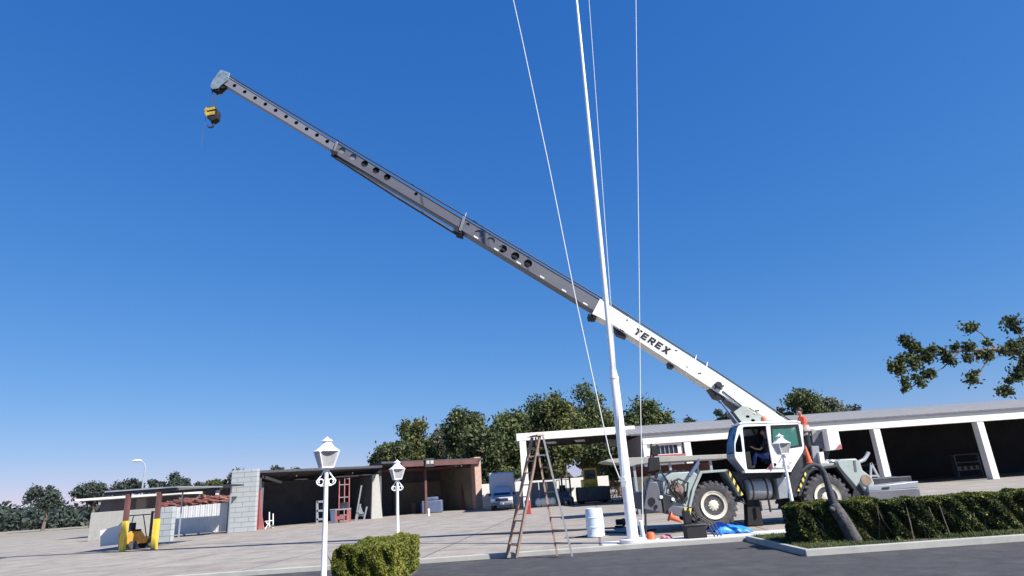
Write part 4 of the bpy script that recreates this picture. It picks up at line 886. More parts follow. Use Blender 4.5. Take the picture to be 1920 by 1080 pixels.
MB().tube([P(1441, 797, YA-.08), P(1437.5, 802, YA-.08), P(1439, 815, YA-.08), P(1444, 845, YA-.08), P(1450, 877, YA-.08)], .028, 8).build('door_edge', M['white'], dr)
MB().cyl(P(1453, 871, YA-.075), P(1453, 871, YA-.05), .05).build('handle', M['black'], dr)
m = MB()
for a, b_ in ((1471, 847), (1474, 847), (1478, 847), (1472, 857)): c = P(a, b_, YA-.062); m.box(c.x-.02, c.x+.02, YA-.064, YA-.061, c.z-.03, c.z+.03)
m.build('small_decal', M['dark'], dr)
m = MB()
for a in (1470, 1479): m.prism(cx([(a-4, 875), (a+3, 867), (a+7, 867), (a, 875)], YA-.064), YA-.066, YA-.062)
m.prism(cx([(1436, 881), (1446, 868), (1448, 868), (1449, 881)], YA-.003), YA-.006, YA-.002)
m.build('red_stripe', M['redfaded'], dr)
MB().prism(cx([(1396, 882), (1484, 880), (1484, 885), (1397, 887)], YA-.03), YA-.03, YA+.3).build('sill', M['white'], cab, bevel=.01)
m = MB(); q = P(1432, 789, YA+.3); m.lathe([(.085, -.06), (.095, 0), (.085, .10), (.04, .15)], q, 18); m.build('beacon', mat('amber_beacon', (.55, .18, .10), .3), cab)
m = MB(); m.lathe([(.05, -.09), (.05, -.05), (.1, -.05), (.1, -.04)], P(1432, 789, YA+.3), 12); m.build('beacon_base', M['dark'], cab)
m = MB(); m.box(P(1432, 870, 22.1).x, P(1455, 870, 22.1).x, 21.9, 22.4, P(1440, 866, 22.1).z-.1, P(1440, 866, 22.1).z+.08); m.add([(P(1450, 860, 22.1).x, y, z) for y in (21.92, 22.38) for z in (P(1440, 860, 22.1).z, P(1440, 815, 22.1).z)]+[(P(1450, 860, 22.1).x+.18, y, z) for y in (21.92, 22.38) for z in (P(1440, 860, 22.1).z, P(1440, 815, 22.1).z)], [(0, 1, 3, 2), (4, 6, 7, 5), (0, 4, 5, 1), (2, 3, 7, 6), (0, 2, 6, 4), (1, 5, 7, 3)])
m.build('seat', M['black'], cab, bevel=.04)
m = MB(); m.bar(P(1410, 804, 22.3), P(1430, 840, 22.4), .05); m.bar(P(1425, 800, 22.45), P(1443, 800, 22.3), .12); m.prism(cx([(1444, 800), (1452, 800), (1462, 872), (1450, 874)], 22.0), 22.0, 22.5); m.bar(P(1474, 815, 22.3), P(1486, 842, 22.3), .06); m.bar(P(1466, 826, 22.35), P(1494, 822, 22.35), .05); m.build('cab_frame_bar', M['black'], cab); m = MB(); m.prism(cx([(1484, 800), (1492, 800), (1496, 816), (1489, 812)], 22.2), 22.2, 22.23); m.prism(cx([(1462, 803), (1470, 803), (1474, 822), (1465, 818)], 22.2), 22.2, 22.23); m.bar(P(1466, 802, 22.22), P(1490, 800, 22.22), .04); m.build('painted_reflection', M['lens'], cab)  # white pieces put in to imitate reflections in the door glass
m = MB(); m.prism(cx([(1396, 850), (1406, 846), (1412, 880), (1402, 880)], 21.95), 21.95, 22.45); m.build('dashboard', M['black'], cab, bevel=.03)
m = MB(); m.bar(P(1408, 872, 22.15), P(1414, 845, 22.15), .05); m.tube([P(1414, 845, 22.15)+Vector((.03*math.sin(a), .17*math.cos(a), .16*math.sin(a))) for a in [2*math.pi*k/14 for k in range(14)]], .018, 6, True); m.build('steering_wheel', M['black'], cab)
# --- boom
def section(name, t0, b0, t1, b1, Y0, Y1, holes, mt, ext=0, capm=None, hmul=1.0):
    """hollow box section between px corner pairs (0 = outer end), real holes in the near side plate"""
    A, B, C, D = [Vector((P(*q, Y0).x, P(*q, Y0).z)) for q in (t0, b0, t1, b1)]
    C = C+(C-A).normalized()*ext; D = D+(D-B).normalized()*ext
    hs = []
    for px, py, r in holes:
        c = P(px, py, Y0); hs.append(circ(c.x, c.z, r, 18))
    o = plate([tuple(A), tuple(B), tuple(D), tuple(C)], hs, Y0, Y0+.02)
    o.prism([tuple(A), tuple(B), tuple(D), tuple(C)], Y1-.02, Y1)
    def slab(p, q, th):
        d = (q-p).normalized(); n_ = Vector((d.y, -d.x))*th
        o.prism([tuple(p), tuple(q), tuple(q+n_), tuple(p+n_)], Y0-.02, Y1+.02)
    slab(A, C, .02); slab(B, D, -.02); slab(C, D, .02)
    if capm: slab(A, B, -.02)
    return o.build(name, mt, cr, smooth=20)
def mp(a, b, n, r): return [(a[0]+(b[0]-a[0])*k/(n-1), a[1]+(b[1]-a[1])*k/(n-1), r) for k in range(n)]
b1_ = MB()
topl = [(1128, 563), (1200, 609), (1344, 700), (1400, 737), (1470, 785), (1503, 808)]
botl = [(1113, 590), (1147, 608), (1240, 668), (1325, 723), (1387, 762), (1470, 818)]
bp_ = cx(topl+botl[::-1], 22.75)
bs_ = MB().prism(bp_, 22.75, 23.4).build('base_boom', M['boomwhite'], cr, bevel=.02)
section('second_boom', (871, 409), (863, 430), (1127, 562), (1113, 582), 22.78, 23.34, [(877, 421, .08), (897, 438.5, .17), (920, 452, .17), (943, 466.5, .165), (966, 480, .165), (990, 494, .165)], M['boomgrey'], ext=1.2)
section('third_boom', (634, 268), (627, 288), (871, 412), (862, 427), 22.82, 23.28, [(641.5, 282, .15), (662, 294.5, .15), (683.5, 307, .15), (705, 319.5, .15), (726, 332, .15), (780, 363.5, .075)], M['boomgrey'], ext=1.9)
section('fly_boom', (428, 144), (416.5, 156), (634, 270), (629, 285), 22.88, 23.2, [(439.5+(613.5-439.5)*k/9, 160.5+(265-160.5)*k/9, .088) for k in range(10)], M['boomtip'], ext=1.2)
# black liners added inside the hollow sections to darken the holes
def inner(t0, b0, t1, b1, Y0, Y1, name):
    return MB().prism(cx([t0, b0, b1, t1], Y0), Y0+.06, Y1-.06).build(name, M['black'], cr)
inner((914+14, 447-3), (914+8, 456-0), (1112, 560), (1105, 572), 22.78, 23.34, 'added_dark_liner')
inner((676, 298), (672, 306), (855, 408), (852, 416), 22.82, 23.28, 'added_dark_liner')
inner((436, 154), (432, 160), (612, 262), (609, 269), 22.88, 23.2, 'added_dark_liner')
# collars
def collar(t, b, wpx, Y0, Y1, mt, name='collar'):
    tv, bv = Vector(t), Vector(b); d = Vector((.85, .53))*wpx
    return MB().prism(cx([tuple(tv), tuple(bv), tuple(bv+d), tuple(tv+d)], Y0), Y0, Y1).build(name, mt, cr, bevel=.01)
collar((1125, 560), (1110, 588), 5, 22.72, 23.43, M['boomwhite']); collar((868, 405), (860, 431), 5, 22.75, 23.37, M['boomtip']); collar((630, 264), (622, 288), 4, 22.79, 23.31, M['boomtip'])
for (a, b) in (((619, 279), (633, 292)), ((851, 427), (866, 439)), ((1103, 588), (1118, 597))):
    m = MB(); m.prism(cx([a, (b[0], b[1]-8), (b[0], b[1]), (a[0]+2, a[1]+8)], 22.78), 22.78, 23.36); m.build('slide_pad', M['black'], cr, bevel=.02)
m = MB(); m.tube([P(622, 291, 22.9), P(740, 367, 22.9), P(858, 440, 22.9)], .06, 8); m.tube([P(622, 291, 23.1), P(740, 367, 23.1), P(858, 440, 23.1)], .06, 8); m.build('extension_rod', M['dark'], cr)
m = MB(); m.tube([P(424, 139, 23.02), P(631, 262, 23.02), P(870, 404, 23.05), P(1129, 559, 23.07), P(1345, 697, 23.1), P(1472, 782, 23.1), P(1522, 812, 23.1)], .028, 6); m.build('hoist_rope', M['cable'], cr)
for a, mtn in (((631, 268), 'black'), ((872, 406), 'galv'), ((1130, 562), 'galv'), ((1304, 674), 'boomwhite'), ((1325, 687), 'boomwhite')):
    q = P(*a, 23.0); MB().cyl(q, q+Vector((.06, 0, .17)), .022, .014, 8).build('rope_guide', M[mtn], cr)
# white distance marks along the lower edge of the second section
m = MB()
for px, py in ((895, 441), (933, 464), (975, 489), (1019, 516), (1060, 541), (1100, 566)):
    m.prism(cx([(px-7, py+2.5), (px+1, py+7.3), (px+2, py+5.0), (px-6, py+.2)], 22.77), 22.768, 22.777)
m.build('distance_mark', M['white'], cr)
# underside gear of base boom
m = MB(); m.prism(cx([(1148, 611), (1172, 626), (1174, 633), (1158, 627)], 22.9), 22.9, 23.3); m.build('underside_bracket', M['dark'], bs_)
m = MB(); m.prism(cx([(1253, 679), (1263, 684), (1263, 690), (1255, 688)], 22.9), 22.9, 23.3); m.build('underside_bracket', M['dark'], bs_)
MB().prism(cx([(1163, 616), (1171, 621), (1169, 623), (1162, 619)], 22.745), 22.742, 22.748).build('slot', M['dark'], bs_)
# seams, wear plates and small marks on the base boom
m = MB()
for a, b in (((1170, 588), (1165, 620)), ((1290, 665), (1286, 697)), ((1380, 724), (1375, 755))): m.bar(P(a[0], a[1]+3, 22.745), P(b[0], b[1]-1, 22.745), .02, .01)
m.build('weld_seam', M['boomwhite'], bs_)
m = MB()
for a, w_2 in (((1268, 657), 4), ((1312, 700), 5), ((1288, 688), 3), ((1176, 600), 3), ((1420, 770), 6)): c = P(*a, 22.74); m.box(c.x-.012*w_2, c.x+.012*w_2, 22.742, 22.748, c.z-.02, c.z+.02)
m.build('small_decal', M['dark'], bs_)
# TEREX lettering
pA, pB = P(1187, 624, 22.74), P(1253, 666, 22.74); L_ = (pB-pA).length; hh = .26; ang = math.atan2(pB.z-pA.z, pB.x-pA.x)
E_ = [[(0, 0), (.27, 0), (.27, 1), (0, 1)], [(.27, .78), (.82, .78), (.82, 1), (.27, 1)], [(.27, .39), (.74, .39), (.74, .61), (.27, .61)], [(.27, 0), (.82, 0), (.82, .22), (.27, .22)]]
LET = [[[(0, .77), (.86, .77), (.86, 1), (0, 1)], [(.295, 0), (.565, 0), (.565, .77), (.295, .77)]], E_,
       [[(0, 0), (.27, 0), (.27, 1), (0, 1)], [(.27, .79), (.66, .79), (.84, .9), (.66, 1), (.27, 1)], [(.58, .79), (.66, .79), (.84, .9), (.86, .68), (.84, .46), (.66, .36), (.58, .57)], [(.27, .36), (.66, .36), (.58, .57), (.27, .57)], [(.36, .36), (.62, .36), (.90, 0), (.60, 0)]], E_,
       [[(0, 0), (.31, 0), (.92, 1), (.61, 1)], [(.61, 0), (.92, 0), (.31, 1), (0, 1)]]]
lt = MB(); nl = 5; pitch = L_/nl
for k, polys in enumerate(LET):
    for n_, pl_ in enumerate(polys):
        pts = []
        for x, y in pl_:
            xx = k*pitch+x*pitch*.92+.14*y*hh; yy = y*hh; pts.append((pA.x+xx*math.cos(ang)-yy*math.sin(ang), pA.z+xx*math.sin(ang)+yy*math.cos(ang)))
        lt.prism(pts, 22.742-.0012*(n_+1), 22.749)
lt.build('lettering', mat('navy_lettering', (.008, .009, .02), .5), bs_, smooth=0)
# lift cylinder
m = MB(); m.cyl(P(1343, 737, 23.08), P(1402, 786, 23.08), .15); m.build('lift_cylinder', M['midgrey'], cr)
m = MB(); m.cyl(P(1400, 784, 23.08), P(1450, 830, 23.08), .2); m.build('cylinder_barrel', M['dark'], cr)
m = MB(); m.prism(cx([(1331, 728), (1343, 726), (1362, 742), (1358, 750), (1343, 745)], 22.8), 22.8, 23.35); m.build('cylinder_bracket', M['dark'], cr, bevel=.02)
m = MB(); m.lathe([(.02, -.12), (.1, -.12), (.12, -.06), (.13, 0), (.02, .02)], P(1347, 722, 22.74), 16, 'Y')
for k in range(5): a = k*1.25; c = P(1347, 723, 22.70); m.bar(c, c+Vector((.2*math.cos(a), 0, .14*math.sin(a)-.03)), .05)
m.build('pivot_pin', M['dark'], cr)
m = MB(); m.cyl(P(1350, 752, 22.6), P(1386, 797, 22.4), .035); m.ball(P(1350, 753, 22.6), .06); m.build('gas_strut', M['bluegrey'], cr)
m = MB(); m.tube([P(1355, 733, 22.73), P(1392, 762, 22.73), P(1405, 772, 22.73)], .02, 6); m.build('grease_line', M['dark'], bs_)
# boom head, rope, hook block
hp = cx([(394, 161), (400, 149), (414, 131), (431, 137), (428, 150), (417, 158), (409, 166), (398, 168)], 22.84)
m = MB(); m.prism(hp, 22.82, 22.87); m.prism(hp, 23.22, 23.27); m.prism(cx([(396, 157), (401, 149), (414, 133), (421, 137), (405, 158)], 22.87), 22.871, 23.219); m.build('boom_head', mat('boom_head_paint', (.22, .28, .33), .45, .1, .25, 3, dirt=(.06, .06, .07), dscale=5, damt=.8), cr, bevel=.01)
m = MB()
for yy in (22.93, 23.05, 23.17):
    m.lathe([(.03, -.03), (.2, -.04), (.16, 0), (.2, .04), (.03, .03)], P(405, 166, yy), 18, 'Y'); m.lathe([(.03, -.03), (.15, -.04), (.12, 0), (.15, .04), (.03, .03)], P(419, 161, yy), 16, 'Y')
m.build('sheave', M['black'], cr)
m = MB()
for a, yy in ((398, 22.95), (398, 23.15), (405, 22.95), (405, 23.15)): m.cyl(P(a, 168, yy), P(a-1.5, 202, yy), .016, n=6)
m.build('load_rope', M['cable'], cr)
hb_ = MB().prism(cx([(386, 201), (403, 198), (409, 207), (407, 221), (398, 227), (388, 220), (383, 211)], 22.9), 22.9, 23.2).build('hook_block', M['black'], cr, bevel=.03)
m = MB(); m.prism(cx([(386, 203), (402, 199.5), (404, 204), (387, 208)], 22.88), 22.87, 22.895); m.prism(cx([(385, 211), (403, 208), (402, 214), (387, 217)], 22.88), 22.87, 22.895); m.prism(cx([(383, 206), (387, 201), (388, 219), (384, 213)], 22.88), 22.86, 23.24); m.build('cheek_plate', M['hookyellow'], hb_)
c = P(395, 235, 23.05)
pts = [P(397, 224, 23.05), P(397, 229, 23.05)]+[c+Vector((.13*math.sin(t), 0, .11*math.cos(t))) for t in [R(a) for a in (25, 70, 115, 160, 205, 250, 285)]]
m = MB(); m.tube(pts, [.035, .03, .035, .045, .05, .045, .04, .03, .015], 8); m.build('hook', M['dark'], hb_)
m = MB(); m.cyl(P(381, 243, 23.0), P(377, 279, 23.0), .008, n=4); m.cyl(P(387, 215, 23.0), P(381, 243, 23.0), .008, n=4); m.build('tag_line', M['cable'], hb_)

# ------------------------------------------------------------ people
def skin(joints, edges, name, m_, parent, sub=1):
    me = bpy.data.meshes.new(name); me.from_pydata([j[:3] for j in joints], edges, []); o = bpy.data.objects.new(name, me); col.objects.link(o)
    md = o.modifiers.new('s', 'SKIN'); sv = me.skin_vertices[0].data
    for i, j in enumerate(joints): sv[i].radius = (j[3], j[4] if len(j) > 4 else j[3]); sv[i].use_root = (i == 0)
    sb_ = o.modifiers.new('b', 'SUBSURF'); sb_.levels = sb_.render_levels = sub
    r_ = to_mesh(o); mb = MB().mesh(r_); bpy.data.meshes.remove(r_); return mb.build(name, m_, parent, smooth=180)
def lerp(a, b, t): return tuple(a[i]+(b[i]-a[i])*t for i in range(3))
def person(name, label, J, shirt, trousers, apron=None):
    """J: pelvis, chest, neck, head, per side shoulder/elbow/wrist/hip/knee/ankle/toe, as world points"""
    root = thing(name, label, 'person', tuple(J['base']))
    hd_ = J['head']; f = J['face']
    js = [(*J['pelvis'], .13, .11), (*lerp(J['pelvis'], J['chest'], .5), .12, .10), (*J['chest'], .15, .11), (*J['neck'], .055), (*lerp(J['neck'], hd_, .55), .07), (*hd_, .095, .085), (*lerp(hd_, tuple(Vector(hd_)+Vector((0, 0, .1))), 1), .06)]
    ed = [(0, 1), (1, 2), (2, 3), (3, 4), (4, 5), (5, 6)]
    for s in 'LR':
        i = len(js); js += [(*J['sh'+s], .06), (*J['el'+s], .043), (*J['wr'+s], .028), (*J['ha'+s], .038, .02)]; ed += [(2, i), (i, i+1), (i+1, i+2), (i+2, i+3)]
        d = (Vector(J['ha'+s])-Vector(J['wr'+s])).normalized(); sd_ = d.cross(Vector((0, 0, 1)))
        sd_ = sd_.normalized() if sd_.length > .01 else Vector((1, 0, 0)); ib = i+3
        for k, ln in enumerate((.07, .08, .076, .06)):
            o_ = sd_*((k-1.5)*.02); p = Vector(J['ha'+s])+d*.04+o_; p2 = p+d*ln*.6+Vector((0, 0, -.02)); n_ = len(js); js += [(*p, .010), (*p2, .008)]; ed += [(ib, n_), (n_, n_+1)]
        n_ = len(js); p = Vector(J['ha'+s])+sd_*-.045; js += [(*p, .011), (*(p+d*.03-sd_*.01), .009)]; ed += [(ib, n_), (n_, n_+1)]
        i = len(js); js += [(*J['hi'+s], .09), (*J['kn'+s], .06), (*J['an'+s], .04), (*J['to'+s], .04, .03)]; ed += [(0, i), (i, i+1), (i+1, i+2), (i+2, i+3)]
    b = skin(js, ed, 'body', M['skin'], root)
    j2 = [(*J['pelvis'], .15, .13), (*lerp(J['pelvis'], J['chest'], .5), .145, .12), (*J['chest'], .175, .13), (*lerp(J['chest'], J['neck'], .8), .08)]; e2 = [(0, 1), (1, 2), (2, 3)]
    for s in 'LR': i = len(j2); j2 += [(*J['sh'+s], .078), (*lerp(J['sh'+s], J['el'+s], .85), .06)]; e2 += [(2, i), (i, i+1)]
    skin(j2, e2, 'shirt', shirt, root)
    j3 = [(*J['pelvis'], .16, .14)]; e3 = []
    for s in 'LR': i = len(j3); j3 += [(*J['hi'+s], .105), (*J['kn'+s], .078), (*lerp(J['kn'+s], J['an'+s], .92), .06)]; e3 += [(0, i), (i, i+1), (i+1, i+2)]
    skin(j3, e3, 'trousers', trousers, root)
    m = MB()
    for s in 'LR': m.tube([Vector(J['an'+s])+Vector((0, 0, -.02)), Vector(lerp(J['an'+s], J['to'+s], .5)), Vector(J['to'+s])], [.055, .055, .04], 10)
    m.build('shoes', M['black'], root)
    F_ = Vector(f).normalized(); hv = Vector(hd_)+Vector((0, 0, .03))
    m = MB(); m.ball(hv-F_*.025+Vector((0, 0, .035)), .112, 1, 1, .98, 16, 12); m.build('hair', M['hair'], root)
    sdv = F_.cross(Vector((0, 0, 1)))
    m = MB(); m.ball(hv+F_*.03-Vector((0, 0, .03)), .088, .95, .95, 1.15, 14, 10); m.ball(hv+F_*.12-Vector((0, 0, .035)), .02, 1, 1, 1.3, 8, 6)
    for q in (-1, 1): m.ball(hv+sdv*q*.098-Vector((0, 0, .03)), .025, .6, 1, 1.3, 8, 6)
    m.build('face', M['skin'], root)
    m = MB()
    for q in (-1, 1): m.ball(hv+F_*.105+sdv*q*.035-Vector((0, 0, .012)), .012, 1, 1, .7, 8, 6)
    m.ball(hv+F_*.108-Vector((0, 0, .085)), .018, 1.2, 1, .3, 8, 6); m.build('features', M['hair'], root)
    return root
def pj(px, py, Y): return tuple(P(px, py, Y))
# operator seated in the cab, facing left
J = dict(base=pj(1434, 878, 22.15), pelvis=pj(1438, 858, 22.15), chest=pj(1437, 832, 22.15), neck=pj(1435, 820, 22.15), head=pj(1432, 811, 22.15), face=(-1, -.15, -.1))
for s, dy in (('L', -.16), ('R', .16)):
    J['sh'+s] = pj(1436, 826, 22.15+dy*1.1); J['el'+s] = pj(1426, 843, 22.15+dy*1.2); J['wr'+s] = pj(1415, 841, 22.15+dy*.9); J['ha'+s] = pj(1411, 839, 22.15+dy*.85)
    J['hi'+s] = pj(1434, 857, 22.15+dy*.6); J['kn'+s] = pj(1416, 851, 22.15+dy*.8); J['an'+s] = pj(1414, 876, 22.15+dy*.8); J['to'+s] = pj(1407, 877, 22.15+dy*.8)
person('person', 'person in dark shirt and blue trousers seated in the open crane cab', J, M['shirtdark'], M['denim'])
# worker standing behind the cab
b = P(1521, 867, 22.6); x, z = b.x-.0, b.z+.07; Yw = 22.62
J = dict(base=(x, Yw, z), pelvis=(x+.02, Yw, z+.92), chest=(x, Yw, z+1.36), neck=(x-.02, Yw, z+1.53), head=(x-.05, Yw, z+1.66), face=(-.8, -.5, -.3))
for s, dy in (('L', -.19), ('R', .19)):
    J['sh'+s] = (x, Yw+dy, z+1.45); J['el'+s] = (x-.08, Yw+dy*1.25, z+1.18); J['wr'+s] = (x-.24, Yw+dy*1.1, z+1.05); J['ha'+s] = (x-.30, Yw+dy*1.05, z+1.04)
    J['hi'+s] = (x+.02, Yw+dy*.5, z+.88); J['kn'+s] = (x-.02, Yw+dy*.55, z+.47); J['an'+s] = (x+.02, Yw+dy*.55, z+.09); J['to'+s] = (x-.12, Yw+dy*.6, z+.04)
w_ = person('person', 'worker with black hair and orange-red shirt standing on the crane behind the cab', J, M['shirtred'], M['shirtdark'])
MB().lathe([(.17, 0), (.185, .05), (.18, .14), (.19, .2), (.175, .32), (.16, .36)], (x+.01, Yw, z+.84), 20).build('tied_overshirt', M['plaid'], w_)

# ------------------------------------------------------------ yard lamps
def make_lamp():
    r_ = thing('yard_lamp', '', 'lamp', (0, 0, 0), 'white ornamental lamps in the garden')
    MB().lathe([(.13, 0), (.13, .04), (.09, .07), (.07, .25), (.055, .3), (.047, 1.2), (.042, 2.28), (.05, 2.30), (.05, 2.33), (.035, 2.34)], (0, 0, 0), 20).build('pole', M['lampwhite'], r_)
    for s in (-1, 1):
        m = MB(); pts = []
        for t in [k/22 for k in range(23)]:
            if t < .45: u = t/.45; pts.append(Vector((s*(.045+.135*u**1.4), 0, 2.31-.20*u)))
            else: u = (t-.45)/.55; a = R(10)-u*R(420); rr = .078*(1-.6*u); pts.append(Vector((s*(.103+rr*math.cos(a)), 0, 2.095+rr*math.sin(a)*1.0)))
        m.tube(pts, .013, 8); m.bar((s*.035, 0, 2.02), (s*.11, 0, 2.018), .02); m.build('scroll', M['lampwhite'], r_)
    a0 = R(20)
    def cor(r, z): return [Vector((r*math.cos(a0+k*math.pi/2+math.pi/4), r*math.sin(a0+k*math.pi/2+math.pi/4), z)) for k in range(4)]
    b, t = cor(.155, 2.36), cor(.27, 2.66)
    m = MB(); m.lathe([(.06, 2.33), (.168, 2.345), (.168, 2.372), (.06, 2.38)], (0, 0, 0), 4, ph=a0+math.pi/4)
    for k in range(4):
        m.bar(b[k], t[k], .026); m.bar(t[k], t[(k+1) % 4], .022); m.bar(b[k], b[(k+1) % 4], .022)
    m.build('lantern_frame', M['lampwhite'], r_)
    for k in range(4):
        q = [b[k], b[(k+1) % 4], t[(k+1) % 4], t[k]]; c_ = sum(q, Vector())/4; n_ = Vector((c_.x, c_.y, 0)).normalized()*.006
        MB().add([v*1.0-n_ for v in q]+[v+n_*0 for v in q], [(0, 1, 2, 3), (7, 6, 5, 4), (0, 4, 5, 1), (1, 5, 6, 2), (2, 6, 7, 3), (3, 7, 4, 0)]).build('pane', M['lampglass'], r_)
    m = MB(); m.lathe([(.255, 2.655), (.262, 2.668), (.20, 2.71), (.14, 2.755), (.10, 2.81), (.085, 2.835), (.085, 2.855), (.115, 2.86), (.118, 2.87), (.07, 2.90), (.03, 2.925), (.012, 2.95)], (0, 0, 0), 32); m.build('cap', M['lampwhite'], r_)
    return r_
lampo = make_lamp()
def putlamp(o, px, py, Y, rz, label):
    q = P(px, py, Y); o.location = (q.x, Y, q.z-2.95 if q.z-2.95 < 0 else min(q.z-2.95, .1)); o.rotation_euler = (0, 0, rz); o['label'] = label
putlamp(lampo, 613.5, 819, 12.6, R(12), 'tallest-looking white ornamental lamp, nearest the camera, in front of the left shed')
putlamp(dup(lampo), 744.5, 862, 20.3, R(5), 'white ornamental lamp rising behind the low hedge, in front of the right shed')
putlamp(dup(lampo), 1460.5, 813, 19.2, R(-10), 'white ornamental lamp standing in front of the crane cab door')

# ------------------------------------------------------------ flagpole and its ropes
Yp = 19.6
fb = P(1185, 1010, Yp); jt = P(1149.5, 693, Yp); tp = P(1087.5, 65, Yp); dirt_ = (tp-jt)/(tp.z-jt.z)
top = jt+dirt_*(25-jt.z)
fp = thing('flagpole', 'tall white two-stage flagpole standing in front of the crane boom', 'flagpole', (fb.x, Yp, 0))
b_ = Vector((fb.x+.03, Yp, .1))
MB().tube([b_, b_.lerp(jt, .5), jt-Vector((0, 0, .25)), jt], [.165, .15, .135, .095], 24).build('lower_pole', M['lampwhite'], fp)
MB().tube([jt-Vector((0, 0, .0)), jt.lerp(top, .6), top], [.093, .055, .03], 20).build('upper_pole', M['lampwhite'], fp)
MB().lathe([(.4, 0), (.4, .1), (.38, .12), (.2, .125)], (fb.x+.03, Yp, .004), 28).build('plinth', M['path'], fp)
m = MB(); q = P(1168, 903, Yp-.2); m.box(q.x-.07, q.x+.07, Yp-.22, Yp-.12, q.z-.16, q.z+.14); m.tube([q+Vector((-.14, 0, .02)), q+Vector((.14, 0, .02))], .025); m.build('cleat', M['galv'], fp, bevel=.01)
q2 = P(1152, 700, Yp); MB().lathe([(.10, -.04), (.15, -.03), (.15, .03), (.10, .04)], jt-Vector((0, 0, .27)), 24).build('flange', M['lampwhite'], fp)
pa = P(1000, -40, Yp); ya = jt+dirt_*(23.5-jt.z); MB().cyl(ya+Vector((-4.2, 0, 0)), ya+Vector((3.6, 0, 0)), .06, n=12).build('yardarm', M['lampwhite'], fp)
def line_to(pa, pb, z):
    a = P(*pa, Yp-.1); b = P(*pb, Yp-.1); d = (a-b); return b, b+d*((z-b.z)/d.z)
for (pa, pb), r_ in ((((977, 65), (1165, 905)), .018), (((1109, 65), (1154, 690)), .011), (((1193, 65), (1201, 760)), .014)):
    b2, t2 = line_to(pa, pb, 23.5)
    if pb[1] == 905: m = MB().tube([P(1165, 905, Yp-.2), P(1143, 850, Yp-.15), P(1113, 715, Yp-.1), P(1075, 540, Yp-.1), P(1030, 315, Yp-.1), P(977, 65, Yp-.1), t2], r_, 6)
    elif pb[1] == 690: m = MB().tube([P(1168, 900, Yp-.2), b2, t2], r_, 6)
    else: m = MB().tube([P(1206, 1008, Yp), b2, t2], r_, 6)
    m.build('halyard', M['rope'], fp)

# ------------------------------------------------------------ stepladder
Hx = P(1014, 819, 16.9)
la = thing('stepladder', 'tall weathered wooden A-frame stepladder with reddish lower rungs, left of the flagpole', 'ladder', (Hx.x, 17, 0))
ax = Vector((-.27, .42, 0)).normalized()
def leg_pts(foot_px, Y): return P(*foot_px, Y)
topN = P(1014.5, 818, 16.8); topF = topN+ax*.36
footB = G(968, 1045, .03); footC = G(1073, 1043, .03)
footA = footB+Vector((-.26, .40, 0)); footD = footC+Vector((-.36, .42, 0))
topN1 = topN+Vector((-.04, 0, 0)); topN2 = topN+Vector((.05, 0, 0)); topF1 = topF+Vector((-.04, 0, 0)); topF2 = topF+Vector((.05, 0, 0))
MB().bar(footB, topN1, .075, .05).build('rail', M['wood'], la); MB().bar(footA, topF1, .075, .05).build('rail', M['wood'], la)
MB().bar(footC, topN2, .05, .04).build('rail', M['alu'], la); MB().bar(footD, topF2, .05, .04).build('rail', M['wood'], la)
for k in range(1, 10):
    t = k/10; MB().bar(footB.lerp(topN1, t), footA.lerp(topF1, t), .075, .03).build('rung', M['orangewood' if t < .45 else 'wood'], la)
for k in range(1, 9):
    t = k/9.5; MB().bar(footC.lerp(topN2, t), footD.lerp(topF2, t), .04, .03).build('rung', M['wood'], la)
MB().bar(topN+Vector((-.16, -.03, .02)), topF+Vector((-.16, .03, .02)), .02, .02).bar(topN+Vector((0, -.05, .03)), topF+Vector((0, .05, .03)), .22, .035).build('top_cap', M['wood'], la)
MB().bar(footB.lerp(topN1, .84), footC.lerp(topN2, .84), .03).bar(footA.lerp(topF1, .84), footD.lerp(topF2, .84), .03).build('spreader', M['alu'], la)

# ------------------------------------------------------------ small things on the yard
Yd = 22.5; q = G(1118, 1007)
dm = thing('plastic_drum', 'pale blue-white plastic drum on the yard left of the flagpole', 'barrel', (q.x, q.y, 0))
rr = .30
MB().lathe([(.27, 0), (.30, .02), (.30, .08), (.29, .1), (.305, .3), (.315, .31), (.315, .34), (.305, .35), (.30, .6), (.31, .61), (.31, .64), (.30, .65), (.29, .84), (.27, .90), (.265, .92), (.25, .92), (.25, .87), (.02, .86)], (q.x, q.y, .005), 32).build('barrel_body', M['drum'], dm)
MB().cyl((q.x+.1, q.y, .865), (q.x+.1, q.y, .9), .04).build('bung', M['dark'], dm)
q = G(990, 964); rbn = thing('traffic_barrier', 'red plastic barrier standing on the yard behind the ladder', 'barrier', (q.x, q.y, 0))
MB().prism([(q.x-.22, 0), (q.x+.24, 0), (q.x+.2, .12), (q.x+.24, .85), (q.x-.05, .95), (q.x-.2, .82), (q.x-.16, .12)], q.y, q.y+.5).build('barrier_body', M['red'], rbn, bevel=.03)
MB().prism([(q.x-.14, .55), (q.x+.12, .5), (q.x+.12, .72), (q.x-.14, .76)], q.y-.012, q.y-.004).build('faded_panel', M['redfaded'], rbn)
